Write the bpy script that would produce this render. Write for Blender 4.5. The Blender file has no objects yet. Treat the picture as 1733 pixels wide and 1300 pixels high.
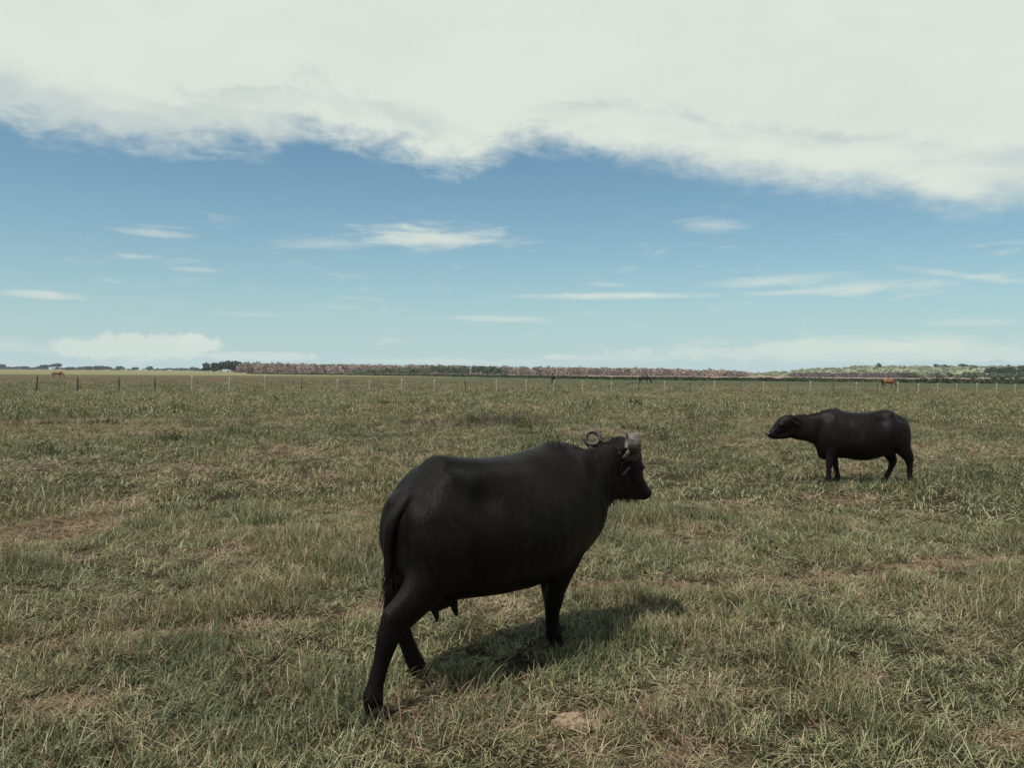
import bpy, bmesh, math, random
import numpy as np
from mathutils import Vector, Matrix

random.seed(7)
rng = np.random.default_rng(7)
S = bpy.context.scene
COL = S.collection
RAD = math.radians

# ------------------------------------------------------------------ camera, sky, sun, exposure
CAM_H = 1.75
F_PX = 1334.0                                   # focal length in pixels of a 1733 px wide picture
cam = bpy.data.cameras.new('camera')
cam.sensor_width = 36.0
cam.lens = 36.0 * F_PX / 1733.0
cam.clip_start = 0.05
cam.clip_end = 20000.0
cam_ob = bpy.data.objects.new('camera', cam)
COL.objects.link(cam_ob)
cam_ob.matrix_world = (Matrix.Translation((0, 0, CAM_H)) @ Matrix.Rotation(RAD(90.0 - 0.84), 4, 'X')
                       @ Matrix.Rotation(RAD(0.45), 4, 'Z'))
S.camera = cam_ob

SUN_EL, SUN_AZ = 62.0, -140.0                    # azimuth clockwise from +Y
sun_dir = Vector((math.sin(RAD(SUN_AZ)) * math.cos(RAD(SUN_EL)), math.cos(RAD(SUN_AZ)) * math.cos(RAD(SUN_EL)), math.sin(RAD(SUN_EL))))
sl = bpy.data.lights.new('sun', 'SUN')
sl.energy = 4.8
sl.angle = RAD(0.53)
sl.color = (1.0, 0.96, 0.88)
sun_ob = bpy.data.objects.new('sun', sl)
sun_ob.rotation_euler = (-sun_dir).to_track_quat('-Z', 'Y').to_euler()
sun_ob.location = (0, 0, 50)
COL.objects.link(sun_ob)

S.view_settings.view_transform = 'Standard'
S.view_settings.look = 'None'
S.view_settings.exposure = 0.0
S.view_settings.gamma = 1.0
S.view_settings.use_curve_mapping = False
S.render.engine = 'CYCLES'
S.cycles.max_bounces = 6
S.cycles.diffuse_bounces = 3
S.cycles.glossy_bounces = 2
S.cycles.transmission_bounces = 3
S.cycles.transparent_max_bounces = 8
S.cycles.volume_bounces = 0
S.cycles.use_denoising = True
S.cycles.denoiser = 'OPENIMAGEDENOISE'
S.cycles.denoising_prefilter = 'ACCURATE'
S.cycles.denoising_input_passes = 'RGB_ALBEDO_NORMAL'
S.cycles.use_adaptive_sampling = False


class NT:
    """small helper for building node trees"""
    def __init__(self, tree):
        self.t = tree

    def n(self, typ, **kw):
        nd = self.t.nodes.new(typ)
        for k, v in kw.items():
            setattr(nd, k, v)
        return nd

    def put(self, sock, v):
        if hasattr(v, 'is_output') or isinstance(v, bpy.types.NodeSocket):
            self.t.links.new(v, sock)
        else:
            sock.default_value = v

    def m(self, op, a, b=0.0, c=0.0, clamp=False):
        nd = self.n('ShaderNodeMath', operation=op, use_clamp=clamp)
        self.put(nd.inputs[0], a)
        self.put(nd.inputs[1], b)
        self.put(nd.inputs[2], c)
        return nd.outputs[0]

    def mix(self, f, a, b, blend='MIX'):
        nd = self.n('ShaderNodeMix', data_type='RGBA', blend_type=blend)
        self.put(nd.inputs[0], f)
        self.put(nd.inputs[6], a if not isinstance(a, tuple) or len(a) == 4 else (*a, 1))
        self.put(nd.inputs[7], b if not isinstance(b, tuple) or len(b) == 4 else (*b, 1))
        return nd.outputs[2]

    def noise(self, vec, scale, detail=4.0, rough=0.55, dist=0.0):
        nd = self.n('ShaderNodeTexNoise')
        if vec is not None:
            self.put(nd.inputs['Vector'], vec)
        nd.inputs['Scale'].default_value = scale
        nd.inputs['Detail'].default_value = detail
        nd.inputs['Roughness'].default_value = rough
        nd.inputs['Distortion'].default_value = dist
        return nd.outputs['Fac']

    def vscale(self, vec, s):
        nd = self.n('ShaderNodeVectorMath', operation='MULTIPLY')
        self.put(nd.inputs[0], vec)
        nd.inputs[1].default_value = s
        return nd.outputs[0]

    def smooth(self, x, a, b, lo=0.0, hi=1.0):
        nd = self.n('ShaderNodeMapRange', interpolation_type='SMOOTHSTEP')
        self.put(nd.inputs[0], x)
        for i, v in zip((1, 2, 3, 4), (a, b, lo, hi)):
            self.put(nd.inputs[i], v)
        return nd.outputs[0]

    def attr(self, name, typ='GEOMETRY'):
        return self.n('ShaderNodeAttribute', attribute_name=name, attribute_type=typ)


def az_el(px, py):
    """direction of a photograph position, as azimuth and elevation"""
    r, p = RAD(0.45), RAD(-0.84)
    x, y = (px - 866.5) / F_PX, -(py - 650.0) / F_PX
    x, y = x * math.cos(r) - y * math.sin(r), x * math.sin(r) + y * math.cos(r)
    d = Vector((x, math.cos(p) - y * math.sin(p), math.sin(p) + y * math.cos(p))).normalized()
    return math.atan2(d.x, d.y), math.asin(d.z)


# --- sky: Nishita air with cloud cover by direction
W = bpy.data.worlds.new('World')
S.world = W
W.use_nodes = True
W.node_tree.nodes.clear()
w = NT(W.node_tree)
SKY_STRENGTH = 0.1
sky = w.n('ShaderNodeTexSky', sky_type='NISHITA')
sky.sun_disc = False
sky.sun_elevation = RAD(SUN_EL)
sky.sun_rotation = RAD(SUN_AZ % 360)
sky.altitude = 0
sky.air_density = 1.0
sky.dust_density = 0.7
sky.ozone_density = 1.2
gen = w.n('ShaderNodeTexCoord').outputs['Generated']
sep = w.n('ShaderNodeSeparateXYZ')
w.put(sep.inputs[0], gen)
az = w.m('ARCTAN2', sep.outputs[0], sep.outputs[1])
el = w.m('ARCSINE', sep.outputs[2])
SKY_TINT = (0.70, 0.96, 0.96)
air = w.mix(1.0, sky.outputs[0], SKY_TINT, 'MULTIPLY')
# moist pale air low over the plain
air = w.mix(w.m('MULTIPLY', w.m('EXPONENT', w.m('MULTIPLY', w.m('MAXIMUM', el, 0.0), -10.0)), 0.96), air, (5.0, 6.60, 6.95))
# cloud noises (3D, on the direction, flattened like layers seen from below)
flat = w.vscale(gen, (1.0, 1.0, 2.6))
flat2 = w.vscale(gen, (1.0, 1.0, 5.0))
n_big = w.noise(flat, 5.0, 6.0, 0.55, 0.3)
n_mid = w.noise(flat, 17.0, 6.0, 0.6, 0.4)
n_streak = w.noise(flat2, 16.0, 5.0, 0.6, 0.6)
n_puff = w.noise(gen, 48.0, 5.0, 0.6, 0.2)
# big cloud bank: its lower edge as a curve over azimuth
edge_px = [(-80, 215), (0, 212), (60, 218), (130, 236), (200, 246), (280, 262), (350, 256), (440, 250), (520, 232), (570, 244), (640, 258),
           (700, 272), (765, 286), (830, 275), (890, 252), (960, 262), (1050, 270), (1150, 286), (1230, 306), (1350, 318), (1500, 333),
           (1640, 358), (1733, 346), (1830, 338)]
crv = w.n('ShaderNodeFloatCurve')
A0, A1 = -0.75, 0.75
E0 = 0.45
c = crv.mapping.curves[0]
pts = []
for px, py in edge_px:
    a, e = az_el(px, py)
    pts.append(((a - A0) / (A1 - A0), e / E0))
c.points[0].location = (0.0, pts[0][1])
c.points[1].location = (1.0, pts[-1][1])
for p in pts:
    c.points.new(*p)
crv.mapping.update()
azn = w.m('MULTIPLY_ADD', az, 1 / (A1 - A0), -A0 / (A1 - A0), clamp=True)
w.put(crv.inputs['Value'], azn)
edge = w.m('MULTIPLY', crv.outputs[0], E0)
above = w.m('SUBTRACT', el, edge)
wob = w.m('MULTIPLY', w.m('SUBTRACT', n_mid, 0.5), w.smooth(az, -0.05, 0.22, 0.075, 0.040))
wob2 = w.m('MULTIPLY_ADD', n_puff, 0.022, -0.011)
above = w.m('ADD', w.m('ADD', above, wob), wob2)
bank = w.smooth(above, -0.014, 0.034)
thin = w.smooth(n_big, 0.36, 0.60, 0.72, 1.0)                # thinner veils near the edge
bank = w.m('MULTIPLY', bank, w.m('MAXIMUM', thin, w.smooth(above, 0.02, 0.075)))
# overhead the bank breaks into open sky (outside the frame)
brk = w.m('ADD', w.m('MULTIPLY', w.smooth(el, 0.50, 0.78), 0.66), 0.0)
bank = w.m('MULTIPLY', bank, w.smooth(w.m('SUBTRACT', n_big, brk), -0.2, 0.05))
cover = bank
# single clouds lower down: (x, y, half width, half height, tilt, opacity, kind)
CL = [(730, 402, 175, 26, -0.01, 0.90, 's'), (560, 412, 110, 14, 0.0, 0.42, 's'), (255, 394, 75, 7, 0, 0.45, 's'), (222, 434, 45, 7, 0, 0.6, 's'),
      (330, 456, 50, 5, 0, 0.35, 's'), (70, 499, 85, 7, 0.03, 0.7, 's'), (1210, 382, 75, 15, 0.04, 0.5, 's'), (1050, 501, 235, 8, 0.0, 0.85, 's'),
      (1030, 482, 45, 5, 0.03, 0.4, 's'), (1320, 474, 130, 15, -0.05, 0.6, 's'), (1400, 491, 210, 8, -0.03, 0.6, 's'), (1600, 575, 220, 14, 0, 0.6, 's'), (1470, 487, 160, 13, -0.055, 0.75, 's'), (1650, 468, 110, 9, 0.17, 0.6, 's'),
      (850, 540, 120, 7, 0.02, 0.5, 's'), (570, 520, 60, 6, 0, 0.25, 's'), (440, 533, 70, 6, 0, 0.25, 's'),
      (250, 586, 120, 24, 0.0, 0.85, 'p'), (330, 583, 50, 18, 0.0, 0.9, 'p'), (160, 590, 75, 18, 0.0, 0.8, 'p'), (240, 603, 150, 14, 0, 0.7, 's'), (430, 603, 120, 9, 0, 0.6, 'p'), (20, 585, 70, 14, 0, 0.5, 's'), (1480, 589, 340, 26, -0.0, 0.95, 's'), (1360, 590, 110, 16, 0, 0.75, 'p'), (1470, 598, 430, 17, 0, 0.6, 'p'),
      (950, 604, 40, 6, 0, 0.6, 'p'), (1060, 606, 220, 8, 0, 0.55, 's'), (1660, 545, 130, 8, 0, 0.35, 's'), (1175, 598, 60, 7, 0, 0.5, 'p'), (760, 612, 300, 8, 0, 0.5, 's')]
for px, py, rx, ry, tilt, op, kd in CL:
    a, e = az_el(px, py)
    dx = w.m('MULTIPLY', w.m('SUBTRACT', az, a), F_PX / rx)
    dy = w.m('MULTIPLY', w.m('SUBTRACT', w.m('SUBTRACT', el, e), w.m('MULTIPLY', w.m('SUBTRACT', az, a), -tilt)), F_PX / ry)
    rr = w.m('SQRT', w.m('ADD', w.m('MULTIPLY', dx, dx), w.m('MULTIPLY', dy, dy)))
    if kd == 's':
        v = w.m('ADD', w.m('SUBTRACT', 1.0, rr), w.m('MULTIPLY_ADD', n_streak, 2.1, -1.0))
        v = w.m('MULTIPLY', w.smooth(v, 0.0, 1.1), op * 0.92)
    else:
        v = w.m('ADD', w.m('SUBTRACT', 1.0, rr), w.m('MULTIPLY_ADD', n_puff, 1.5, -0.75))
        v = w.m('MULTIPLY', w.smooth(v, 0.0, 0.42), op)
    cover = w.m('MAXIMUM', cover, v)
# faint streaks scattered through the low sky all round
veil = w.m('MULTIPLY', w.smooth(n_streak, 0.56, 0.85, 0.0, 0.5), w.smooth(el, 0.26, 0.12))
cover = w.m('MAXIMUM', cover, veil)
shade = w.smooth(w.m('ADD', w.m('MULTIPLY', n_mid, 0.55), n_big), 0.45, 1.05)
cl_col = w.mix(shade, (0.685, 0.74, 0.675), (0.735, 0.79, 0.715))
cl_col = w.mix(w.smooth(el, 0.0, 0.09), (0.66, 0.755, 0.70), cl_col)
bg_air = w.n('ShaderNodeBackground')
w.put(bg_air.inputs[0], air)
bg_air.inputs[1].default_value = SKY_STRENGTH
bg_cl = w.n('ShaderNodeBackground')
w.put(bg_cl.inputs[0], cl_col)
bg_cl.inputs[1].default_value = 1.0
mx = w.n('ShaderNodeMixShader')
w.put(mx.inputs[0], cover)
w.put(mx.inputs[1], bg_air.outputs[0])
w.put(mx.inputs[2], bg_cl.outputs[0])
wo = w.n('ShaderNodeOutputWorld')
w.put(wo.inputs[0], mx.outputs[0])

# ------------------------------------------------------------------ helpers


def photo_ground(px, py):
    """where a photograph position meets flat ground"""
    a, e = az_el(px, py)
    d = CAM_H / math.tan(-e)
    return math.sin(a) * d, math.cos(a) * d


def tag(o, label=None, cat=None, group=None, kind=None):
    if label:
        o['label'] = label
    if cat:
        o['category'] = cat
    if group:
        o['group'] = group
    if kind:
        o['kind'] = kind
    return o


def empty(name, loc, rz=0.0):
    o = bpy.data.objects.new(name, None)
    o.location = loc
    o.rotation_euler = (0, 0, rz)
    o.empty_display_size = 0.2
    COL.objects.link(o)
    return o


def link_mesh(name, me, mat=None, parent=None):
    o = bpy.data.objects.new(name, me)
    COL.objects.link(o)
    if mat is not None:
        me.materials.clear()
        me.materials.append(mat)
    if parent is not None:
        o.parent = parent
    return o


def mesh_from(name, V, Fc, smooth=True, attrs=None):
    me = bpy.data.meshes.new(name)
    V = np.asarray(V, dtype=np.float32)
    Fc = np.asarray(Fc, dtype=np.int32)
    k = Fc.shape[1]
    me.vertices.add(len(V))
    me.vertices.foreach_set('co', V.ravel())
    me.loops.add(Fc.size)
    me.loops.foreach_set('vertex_index', Fc.ravel())
    me.polygons.add(len(Fc))
    me.polygons.foreach_set('loop_start', np.arange(0, Fc.size, k, dtype=np.int32))
    if smooth:
        me.polygons.foreach_set('use_smooth', np.ones(len(Fc), dtype=bool))
    for nm, dat in (attrs or {}).items():
        dat = np.asarray(dat, dtype=np.float32)
        if dat.ndim == 1:
            at = me.attributes.new(nm, 'FLOAT', 'POINT')
            at.data.foreach_set('value', dat)
        elif dat.shape[1] == 3:
            at = me.attributes.new(nm, 'FLOAT_VECTOR', 'POINT')
            at.data.foreach_set('vector', dat.ravel())
        else:
            at = me.attributes.new(nm, 'FLOAT_COLOR', 'POINT')
            at.data.foreach_set('color', dat.ravel())
    me.update(calc_edges=True)
    me.validate()
    return me


def vnoise(x, y, seed=0):
    """value noise, numpy"""
    xi, yi = np.floor(x).astype(np.int64), np.floor(y).astype(np.int64)
    fx, fy = x - xi, y - yi
    fx, fy = fx * fx * (3 - 2 * fx), fy * fy * (3 - 2 * fy)

    def h(a, b):
        n = (a * 374761393 + b * 668265263 + seed * 2147483647 + 1013904223) & 0xFFFFFFFF
        n = ((n ^ (n >> 13)) * 1274126177) & 0xFFFFFFFF
        n = n ^ (n >> 16)
        return (n & 0xFFFF) / 65535.0
    a, b = h(xi, yi), h(xi + 1, yi)
    c, d = h(xi, yi + 1), h(xi + 1, yi + 1)
    return (a * (1 - fx) + b * fx) * (1 - fy) + (c * (1 - fx) + d * fx) * fy


def fbm(x, y, oct=4, seed=0, gain=0.5):
    s, a, t = 0.0, 1.0, 0.0
    for i in range(oct):
        s = s + a * vnoise(x * 2 ** i + 17.3 * i, y * 2 ** i - 9.1 * i, seed + i)
        t += a
        a *= gain
    return s / t


def sstep(x, a, b):
    t = np.clip((x - a) / (b - a), 0, 1)
    return t * t * (3 - 2 * t)


# ------------------------------------------------------------------ pasture description (used by ground and by grass)
TRACK = [photo_ground(*p) for p in [(-250, 1120), (20, 1092), (220, 1072), (420, 1056), (640, 1030), (800, 1012), (1000, 996), (1180, 992), (1360, 984), (1500, 965), (1733, 938), (2000, 915)]]
# (x, y, half width px, half height px, amount) seen in the photograph: dry / worn spots
SPOTS = [(110, 1195, 110, 38, 1.0), (190, 1240, 60, 16, 0.5), (100, 895, 120, 34, 1.0), (195, 862, 60, 25, 0.8), (300, 800, 90, 16, 0.6), (60, 800, 80, 14, 0.5), (480, 770, 90, 14, 0.6), (1250, 760, 70, 10, 0.5), (1600, 760, 90, 12, 0.5), (250, 730, 120, 10, 0.5), (1000, 735, 90, 9, 0.5), (400, 930, 55, 16, 0.8), (970, 1218, 55, 14, 0.7), (1190, 1160, 60, 25, 0.6),
         (1330, 1000, 70, 10, 0.5), (1470, 1158, 60, 12, 0.7), (1700, 1262, 70, 20, 1.0), (1180, 1280, 90, 30, 0.6), (1000, 1000, 80, 14, 0.5), (60, 1085, 60, 12, 0.6), (1640, 1095, 70, 20, 0.5),
         (850, 1040, 110, 20, 0.5), (330, 1275, 90, 20, 0.35), (540, 815, 70, 18, 0.5), (1150, 905, 80, 20, 0.5), (1420, 850, 80, 14, 0.6), (720, 715, 60, 10, 0.4)]
SP = []
for px, py, rx, ry, am in SPOTS:
    x0, y0 = photo_ground(px, py)
    x1, _ = photo_ground(px + rx, py)
    _, y1 = photo_ground(px, py - ry)
    SP.append((x0, y0, abs(x1 - x0), abs(y1 - y0), am))


def track_dist(x, y):
    d = np.full(np.shape(x), 1e9)
    for (ax, ay), (bx, by) in zip(TRACK[:-1], TRACK[1:]):
        vx, vy = bx - ax, by - ay
        t = np.clip(((x - ax) * vx + (y - ay) * vy) / (vx * vx + vy * vy), 0, 1)
        d = np.minimum(d, np.hypot(x - ax - t * vx, y - ay - t * vy))
    return d


def field(x, y):
    """dry (0..1), worn (0..1, short or bare), lush (0..1, tall dark tufts)"""
    x = np.asarray(x, float)
    y = np.asarray(y, float)
    wx, wy = x + 0.8 * fbm(x * .7, y * .7, 2, 40) , y + 0.8 * fbm(x * .7, y * .7, 2, 50)
    n1 = fbm(wx * 0.13, wy * 0.13, 4, 1)
    n2 = fbm(wx * 1.15, wy * 1.15, 4, 11)
    dry = sstep(n1 * 0.5 + n2 * 0.5, 0.42, 0.64)
    worn = sstep(fbm(wx * 0.9 + 31, wy * 0.9, 4, 23), 0.60, 0.80) * 0.6
    lush = sstep(fbm(wx * 1.1 - 7, wy * 1.1 + 3, 4, 31), 0.46, 0.74)
    td = track_dist(x, y) + (n2 - 0.5) * 0.35
    tk = 1 - sstep(td, 0.04, 0.25)
    tk = tk * sstep(fbm(x * 0.9, y * 0.9, 2, 77), 0.12, 0.40)
    dry = np.maximum(dry, tk * 0.85)
    worn = np.maximum(worn, tk)
    lush = lush * (1 - tk)
    for x0, y0, rx, ry, am in SP:
        q = np.hypot((x - x0) / rx, (y - y0) / ry) + (n2 - 0.5) * 1.0
        s = (1 - sstep(q, 0.55, 1.15)) * am
        dry = np.maximum(dry, s)
        worn = np.maximum(worn, s * 0.9)
        lush = lush * (1 - s)
    return dry, worn, lush


def ground_z(x, y):
    x = np.asarray(x, float)
    y = np.asarray(y, float)
    r = np.hypot(x, y)
    near = np.exp(-r / 60.0)
    z = (fbm(x * 0.45, y * 0.45, 3, 5) - 0.5) * 0.07 * near
    z = z + (fbm(x * 0.05, y * 0.05, 2, 9) - 0.5) * 0.16 * sstep(r, 14, 40) * (1 - sstep(r, 150, 400))
    td = track_dist(x, y)
    z = z - 0.03 * np.exp(-(td / 0.16) ** 2)
    return z


def gz(x, y):
    return float(ground_z(np.array([x]), np.array([y]))[0])


# ------------------------------------------------------------------ materials
def new_mat(name):
    m = bpy.data.materials.new(name)
    m.use_nodes = True
    m.node_tree.nodes.clear()
    t = NT(m.node_tree)
    out = t.n('ShaderNodeOutputMaterial')
    return m, t, out


def principled(t, color, rough=0.8, spec=0.3):
    b = t.n('ShaderNodeBsdfPrincipled')
    t.put(b.inputs['Base Color'], color if not isinstance(color, tuple) else (*color, 1))
    t.put(b.inputs['Roughness'], rough)
    t.put(b.inputs['Specular IOR Level'], spec)
    return b


def bump(t, h, strength, dist):
    n = t.n('ShaderNodeBump')
    n.inputs['Strength'].default_value = strength
    n.inputs['Distance'].default_value = dist
    t.put(n.inputs['Height'], h)
    return n.outputs[0]


# green and dry tones (linear); darkest green deepened to paint shade in the gaps
G_DARK, G_MID, G_PALE = (0.024, 0.034, 0.011), (0.114, 0.122, 0.043), (0.37, 0.37, 0.205)
D_STRAW, D_BROWN, D_OLIVE = (0.40, 0.325, 0.205), (0.16, 0.098, 0.058), (0.185, 0.178, 0.066)


def make_ground_mat():
    m, t, out = new_mat('pasture_ground')
    geo = t.n('ShaderNodeNewGeometry')
    P = geo.outputs['Position']
    sp = t.n('ShaderNodeSeparateXYZ')
    t.put(sp.inputs[0], P)
    X, Y = sp.outputs[0], sp.outputs[1]
    a = t.attr('field')
    sc = t.n('ShaderNodeSeparateColor')
    t.put(sc.inputs[0], a.outputs['Color'])
    dry, worn, lush = sc.outputs[0], sc.outputs[1], sc.outputs[2]
    dist = t.m('SQRT', t.m('ADD', t.m('MULTIPLY', X, X), t.m('MULTIPLY', Y, Y)))
    far = t.smooth(dist, 14.0, 55.0)
    nf = t.noise(P, 14.0, 6.0, 0.65)
    nm = t.noise(P, 1.6, 6.0, 0.65)
    ng = t.noise(P, 0.12, 5.0, 0.6)
    # soil and thatch under the blades nearby, soil darkened to paint their shade
    soil = t.mix(t.smooth(nf, 0.3, 0.7), (0.015, 0.012, 0.006), (0.048, 0.036, 0.019))
    bare = t.mix(t.smooth(nf, 0.35, 0.65), (0.085, 0.058, 0.034), (0.17, 0.12, 0.072))
    near_c = t.mix(t.m('MULTIPLY', worn, t.smooth(nm, 0.35, 0.62)), soil, bare)
    # sward colour where blades are too far to tell apart
    sw = t.mix(t.smooth(nm, 0.32, 0.68), (0.028, 0.040, 0.014), (0.130, 0.136, 0.054))
    sw = t.mix(t.m('MULTIPLY', dry, 0.6), sw, (0.125, 0.100, 0.046))
    sw = t.mix(t.smooth(ng, 0.42, 0.66, 0.0, 0.55), sw, (0.085, 0.090, 0.032))
    # beyond the fence: reddish dry ground to the left, duller green to the right
    side = t.m('ADD', t.m('DIVIDE', X, t.m('MAXIMUM', Y, 1.0)), t.m('MULTIPLY_ADD', ng, 0.3, -0.15))
    red = t.m('MULTIPLY', t.smooth(side, 0.12, -0.30), t.m('MULTIPLY', t.smooth(dist, 70.0, 92.0), t.smooth(dist, 235.0, 205.0)))
    sw = t.mix(t.m('MULTIPLY', red, t.smooth(nm, 0.3, 0.62, 0.35, 1.0)), sw, (0.100, 0.066, 0.040))
    grn = t.m('MULTIPLY', t.smooth(side, -0.25, 0.1), t.smooth(dist, 66.0, 95.0))
    sw = t.mix(t.m('MULTIPLY', grn, 0.75), sw, (0.052, 0.060, 0.030))
    # distant pale hay field at left, pink strip at right
    hay = t.m('MULTIPLY', t.smooth(dist, 265.0, 310.0), t.smooth(side, 0.10, -0.22))
    hayc = t.mix(t.smooth(t.noise(t.vscale(P, (0.004, 0.02, 1)), 1.0, 3.0), 0.4, 0.6), (0.215, 0.185, 0.100), (0.155, 0.150, 0.070))
    sw = t.mix(hay, sw, hayc)
    pink = t.m('MULTIPLY', t.smooth(dist, 330.0, 380.0), t.smooth(side, 0.0, 0.12))
    sw = t.mix(pink, sw, (0.24, 0.155, 0.115))
    col = t.mix(far, near_c, sw)
    b = principled(t, col, 0.95, 0.1)
    hh = t.m('ADD', nf, t.m('MULTIPLY', nm, 2.0))
    t.put(b.inputs['Normal'], bump(t, hh, 0.9, 0.06))
    t.put(out.inputs[0], b.outputs[0])
    return m


def make_grass_mat(name, green_shift=1.0):
    """blades: attribute bl = (random, dry random, height), per-instance attribute fld = (dry, worn, lush)"""
    m, t, out = new_mat(name)
    bl = t.n('ShaderNodeSeparateColor')
    t.put(bl.inputs[0], t.attr('bl').outputs['Color'])
    fl = t.n('ShaderNodeSeparateXYZ')
    t.put(fl.inputs[0], t.attr('fld', 'INSTANCER').outputs['Vector'])
    r1, r2, hgt = bl.outputs[0], bl.outputs[1], bl.outputs[2]
    dry, worn, lush = fl.outputs[0], fl.outputs[1], fl.outputs[2]
    g = t.mix(t.smooth(r1, 0.0, 0.6), G_DARK, G_MID)
    g = t.mix(t.smooth(r1, 0.52, 1.0), g, G_PALE)
    g = t.mix(t.m('MULTIPLY', lush, 0.6), g, (0.056, 0.078, 0.036))
    g = t.mix(t.m('MULTIPLY', dry, 0.55), g, D_OLIVE)
    d = t.mix(t.smooth(r1, 0.15, 0.75), D_BROWN, D_STRAW)
    d = t.mix(t.m('MULTIPLY', worn, 0.40), d, (0.24, 0.145, 0.090))
    thr = t.m('MULTIPLY_ADD', dry, 0.42, 0.085)
    isdry = t.smooth(t.m('SUBTRACT', thr, r2), -0.03, 0.03)
    col = t.mix(isdry, g, d)
    b = principled(t, col, 0.5, 0.32)
    tr = t.n('ShaderNodeBsdfTranslucent')
    t.put(tr.inputs[0], col)
    mx = t.n('ShaderNodeMixShader')
    mx.inputs[0].default_value = 0.25
    t.put(mx.inputs[1], b.outputs[0])
    t.put(mx.inputs[2], tr.outputs[0])
    t.put(out.inputs[0], mx.outputs[0])
    return m


def make_leaf_mat(name, a, b_, c_=None, transl=0.2, rough=0.7, c_from=0.84):
    """foliage with tones by the per-face random attribute rnd"""
    m, t, out = new_mat(name)
    r = t.attr('rnd').outputs['Fac']
    col = t.mix(t.smooth(r, 0.1, 0.9), a, b_)
    if c_:
        col = t.mix(t.smooth(r, c_from, c_from + 0.06), col, c_)
    b = principled(t, col, rough, 0.2)
    tr = t.n('ShaderNodeBsdfTranslucent')
    t.put(tr.inputs[0], col)
    mx = t.n('ShaderNodeMixShader')
    mx.inputs[0].default_value = transl
    t.put(mx.inputs[1], b.outputs[0])
    t.put(mx.inputs[2], tr.outputs[0])
    t.put(out.inputs[0], mx.outputs[0])
    return m


def make_simple(name, a, b_, scale=8.0, rough=0.8, spec=0.3, bmp=0.3, bdist=0.01, stretch=(1, 1, 1)):
    m, t, out = new_mat(name)
    P = t.vscale(t.n('ShaderNodeTexCoord').outputs['Object'], stretch)
    n = t.noise(P, scale, 6.0, 0.65)
    b = principled(t, t.mix(t.smooth(n, 0.3, 0.7), a, b_), rough, spec)
    t.put(b.inputs['Normal'], bump(t, n, bmp, bdist))
    t.put(out.inputs[0], b.outputs[0])
    return m


def make_hide(name, base, pale, rough_lo=0.42, rough_hi=0.62, spec=0.35, patch=0.25, points=None, mud=None):
    m, t, out = new_mat(name)
    P = t.n('ShaderNodeTexCoord').outputs['Object']
    n1 = t.noise(P, 3.2, 5.0, 0.6)
    n2 = t.noise(t.vscale(P, (26.0, 26.0, 7.0)), 1.6, 5.0, 0.7, 0.5)     # short hair lying downwards
    n3 = t.noise(P, 60.0, 4.0, 0.65)
    col = t.mix(t.m('MULTIPLY', t.smooth(n1, 0.44, 0.68), patch), base, pale)
    col = t.mix(t.m('MULTIPLY', t.smooth(n2, 0.45, 0.75), 0.35), col, pale)
    if mud:
        n4 = t.noise(P, 5.5, 8.0, 0.72, 0.6)
        col = t.mix(t.smooth(n4, 0.56, 0.70, 0.0, 0.55), col, mud)
    rgh = t.m('ADD', t.m('MULTIPLY', n1, rough_hi - rough_lo), rough_lo)
    if points:
        zz = t.n('ShaderNodeSeparateXYZ')
        t.put(zz.inputs[0], P)
        col = t.mix(t.smooth(zz.outputs[2], 0.42, 0.66), points, col)
    b = principled(t, col, rgh, spec)
    t.put(b.inputs['Sheen Weight'], 0.0)
    b.inputs['Specular Tint'].default_value = (1.0, 0.84, 0.84, 1)
    b.inputs['Sheen Roughness'].default_value = 0.4
    hh = t.m('ADD', t.m('MULTIPLY', n2, 0.8), t.m('MULTIPLY', n3, 0.5))
    t.put(b.inputs['Normal'], bump(t, hh, 0.75, 0.010))
    t.put(out.inputs[0], b.outputs[0])
    return m


M_GROUND = make_ground_mat()
M_GRASS = make_grass_mat('grass_blades')
M_HIDE = make_hide('buffalo_hide', (0.0030, 0.0028, 0.0022), (0.019, 0.0125, 0.0145), 0.38, 0.56, 0.11, patch=0.4, mud=(0.020, 0.016, 0.011))  # pale tone: skin patches, plus purplish back sheen put into the colour
M_HIDE_B = make_hide('young_buffalo_hide', (0.0032, 0.0029, 0.0024), (0.026, 0.019, 0.020), 0.38, 0.52, 0.12, patch=0.3, mud=(0.022, 0.018, 0.013))  # pale patches also paint the sunlit sheen along the back
M_HORN = make_simple('horn', (0.036, 0.030, 0.027), (0.125, 0.107, 0.096), 26.0, 0.6, 0.4, 0.5, 0.006, (1, 1, 3))
M_HOOF = make_simple('hoof', (0.006, 0.0055, 0.005), (0.016, 0.014, 0.012), 20.0, 0.7, 0.1, 0.3, 0.004)
M_MUZZLE = make_simple('muzzle_skin', (0.016, 0.014, 0.014), (0.12, 0.10, 0.10), 14.0, 0.4, 0.5, 0.3, 0.004)
M_EYE = make_simple('eye', (0.004, 0.003, 0.003), (0.008, 0.006, 0.005), 5.0, 0.1, 0.6, 0.0, 0.001)
M_HAIR = make_simple('dark_hair', (0.006, 0.005, 0.0045), (0.012, 0.010, 0.009), 20.0, 0.8, 0.05, 0.0, 0.001)
M_UDDER = make_simple('udder_skin', (0.005, 0.0045, 0.004), (0.010, 0.008, 0.0075), 16.0, 0.7, 0.08, 0.3, 0.004)
M_POST = make_simple('weathered_wood', (0.18, 0.165, 0.13), (0.38, 0.35, 0.285), 9.0, 0.9, 0.2, 0.6, 0.02, (3, 3, 0.5))
M_POST_D = make_simple('dark_weathered_wood', (0.045, 0.040, 0.032), (0.13, 0.115, 0.095), 9.0, 0.9, 0.2, 0.6, 0.02, (3, 3, 0.5))
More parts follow.
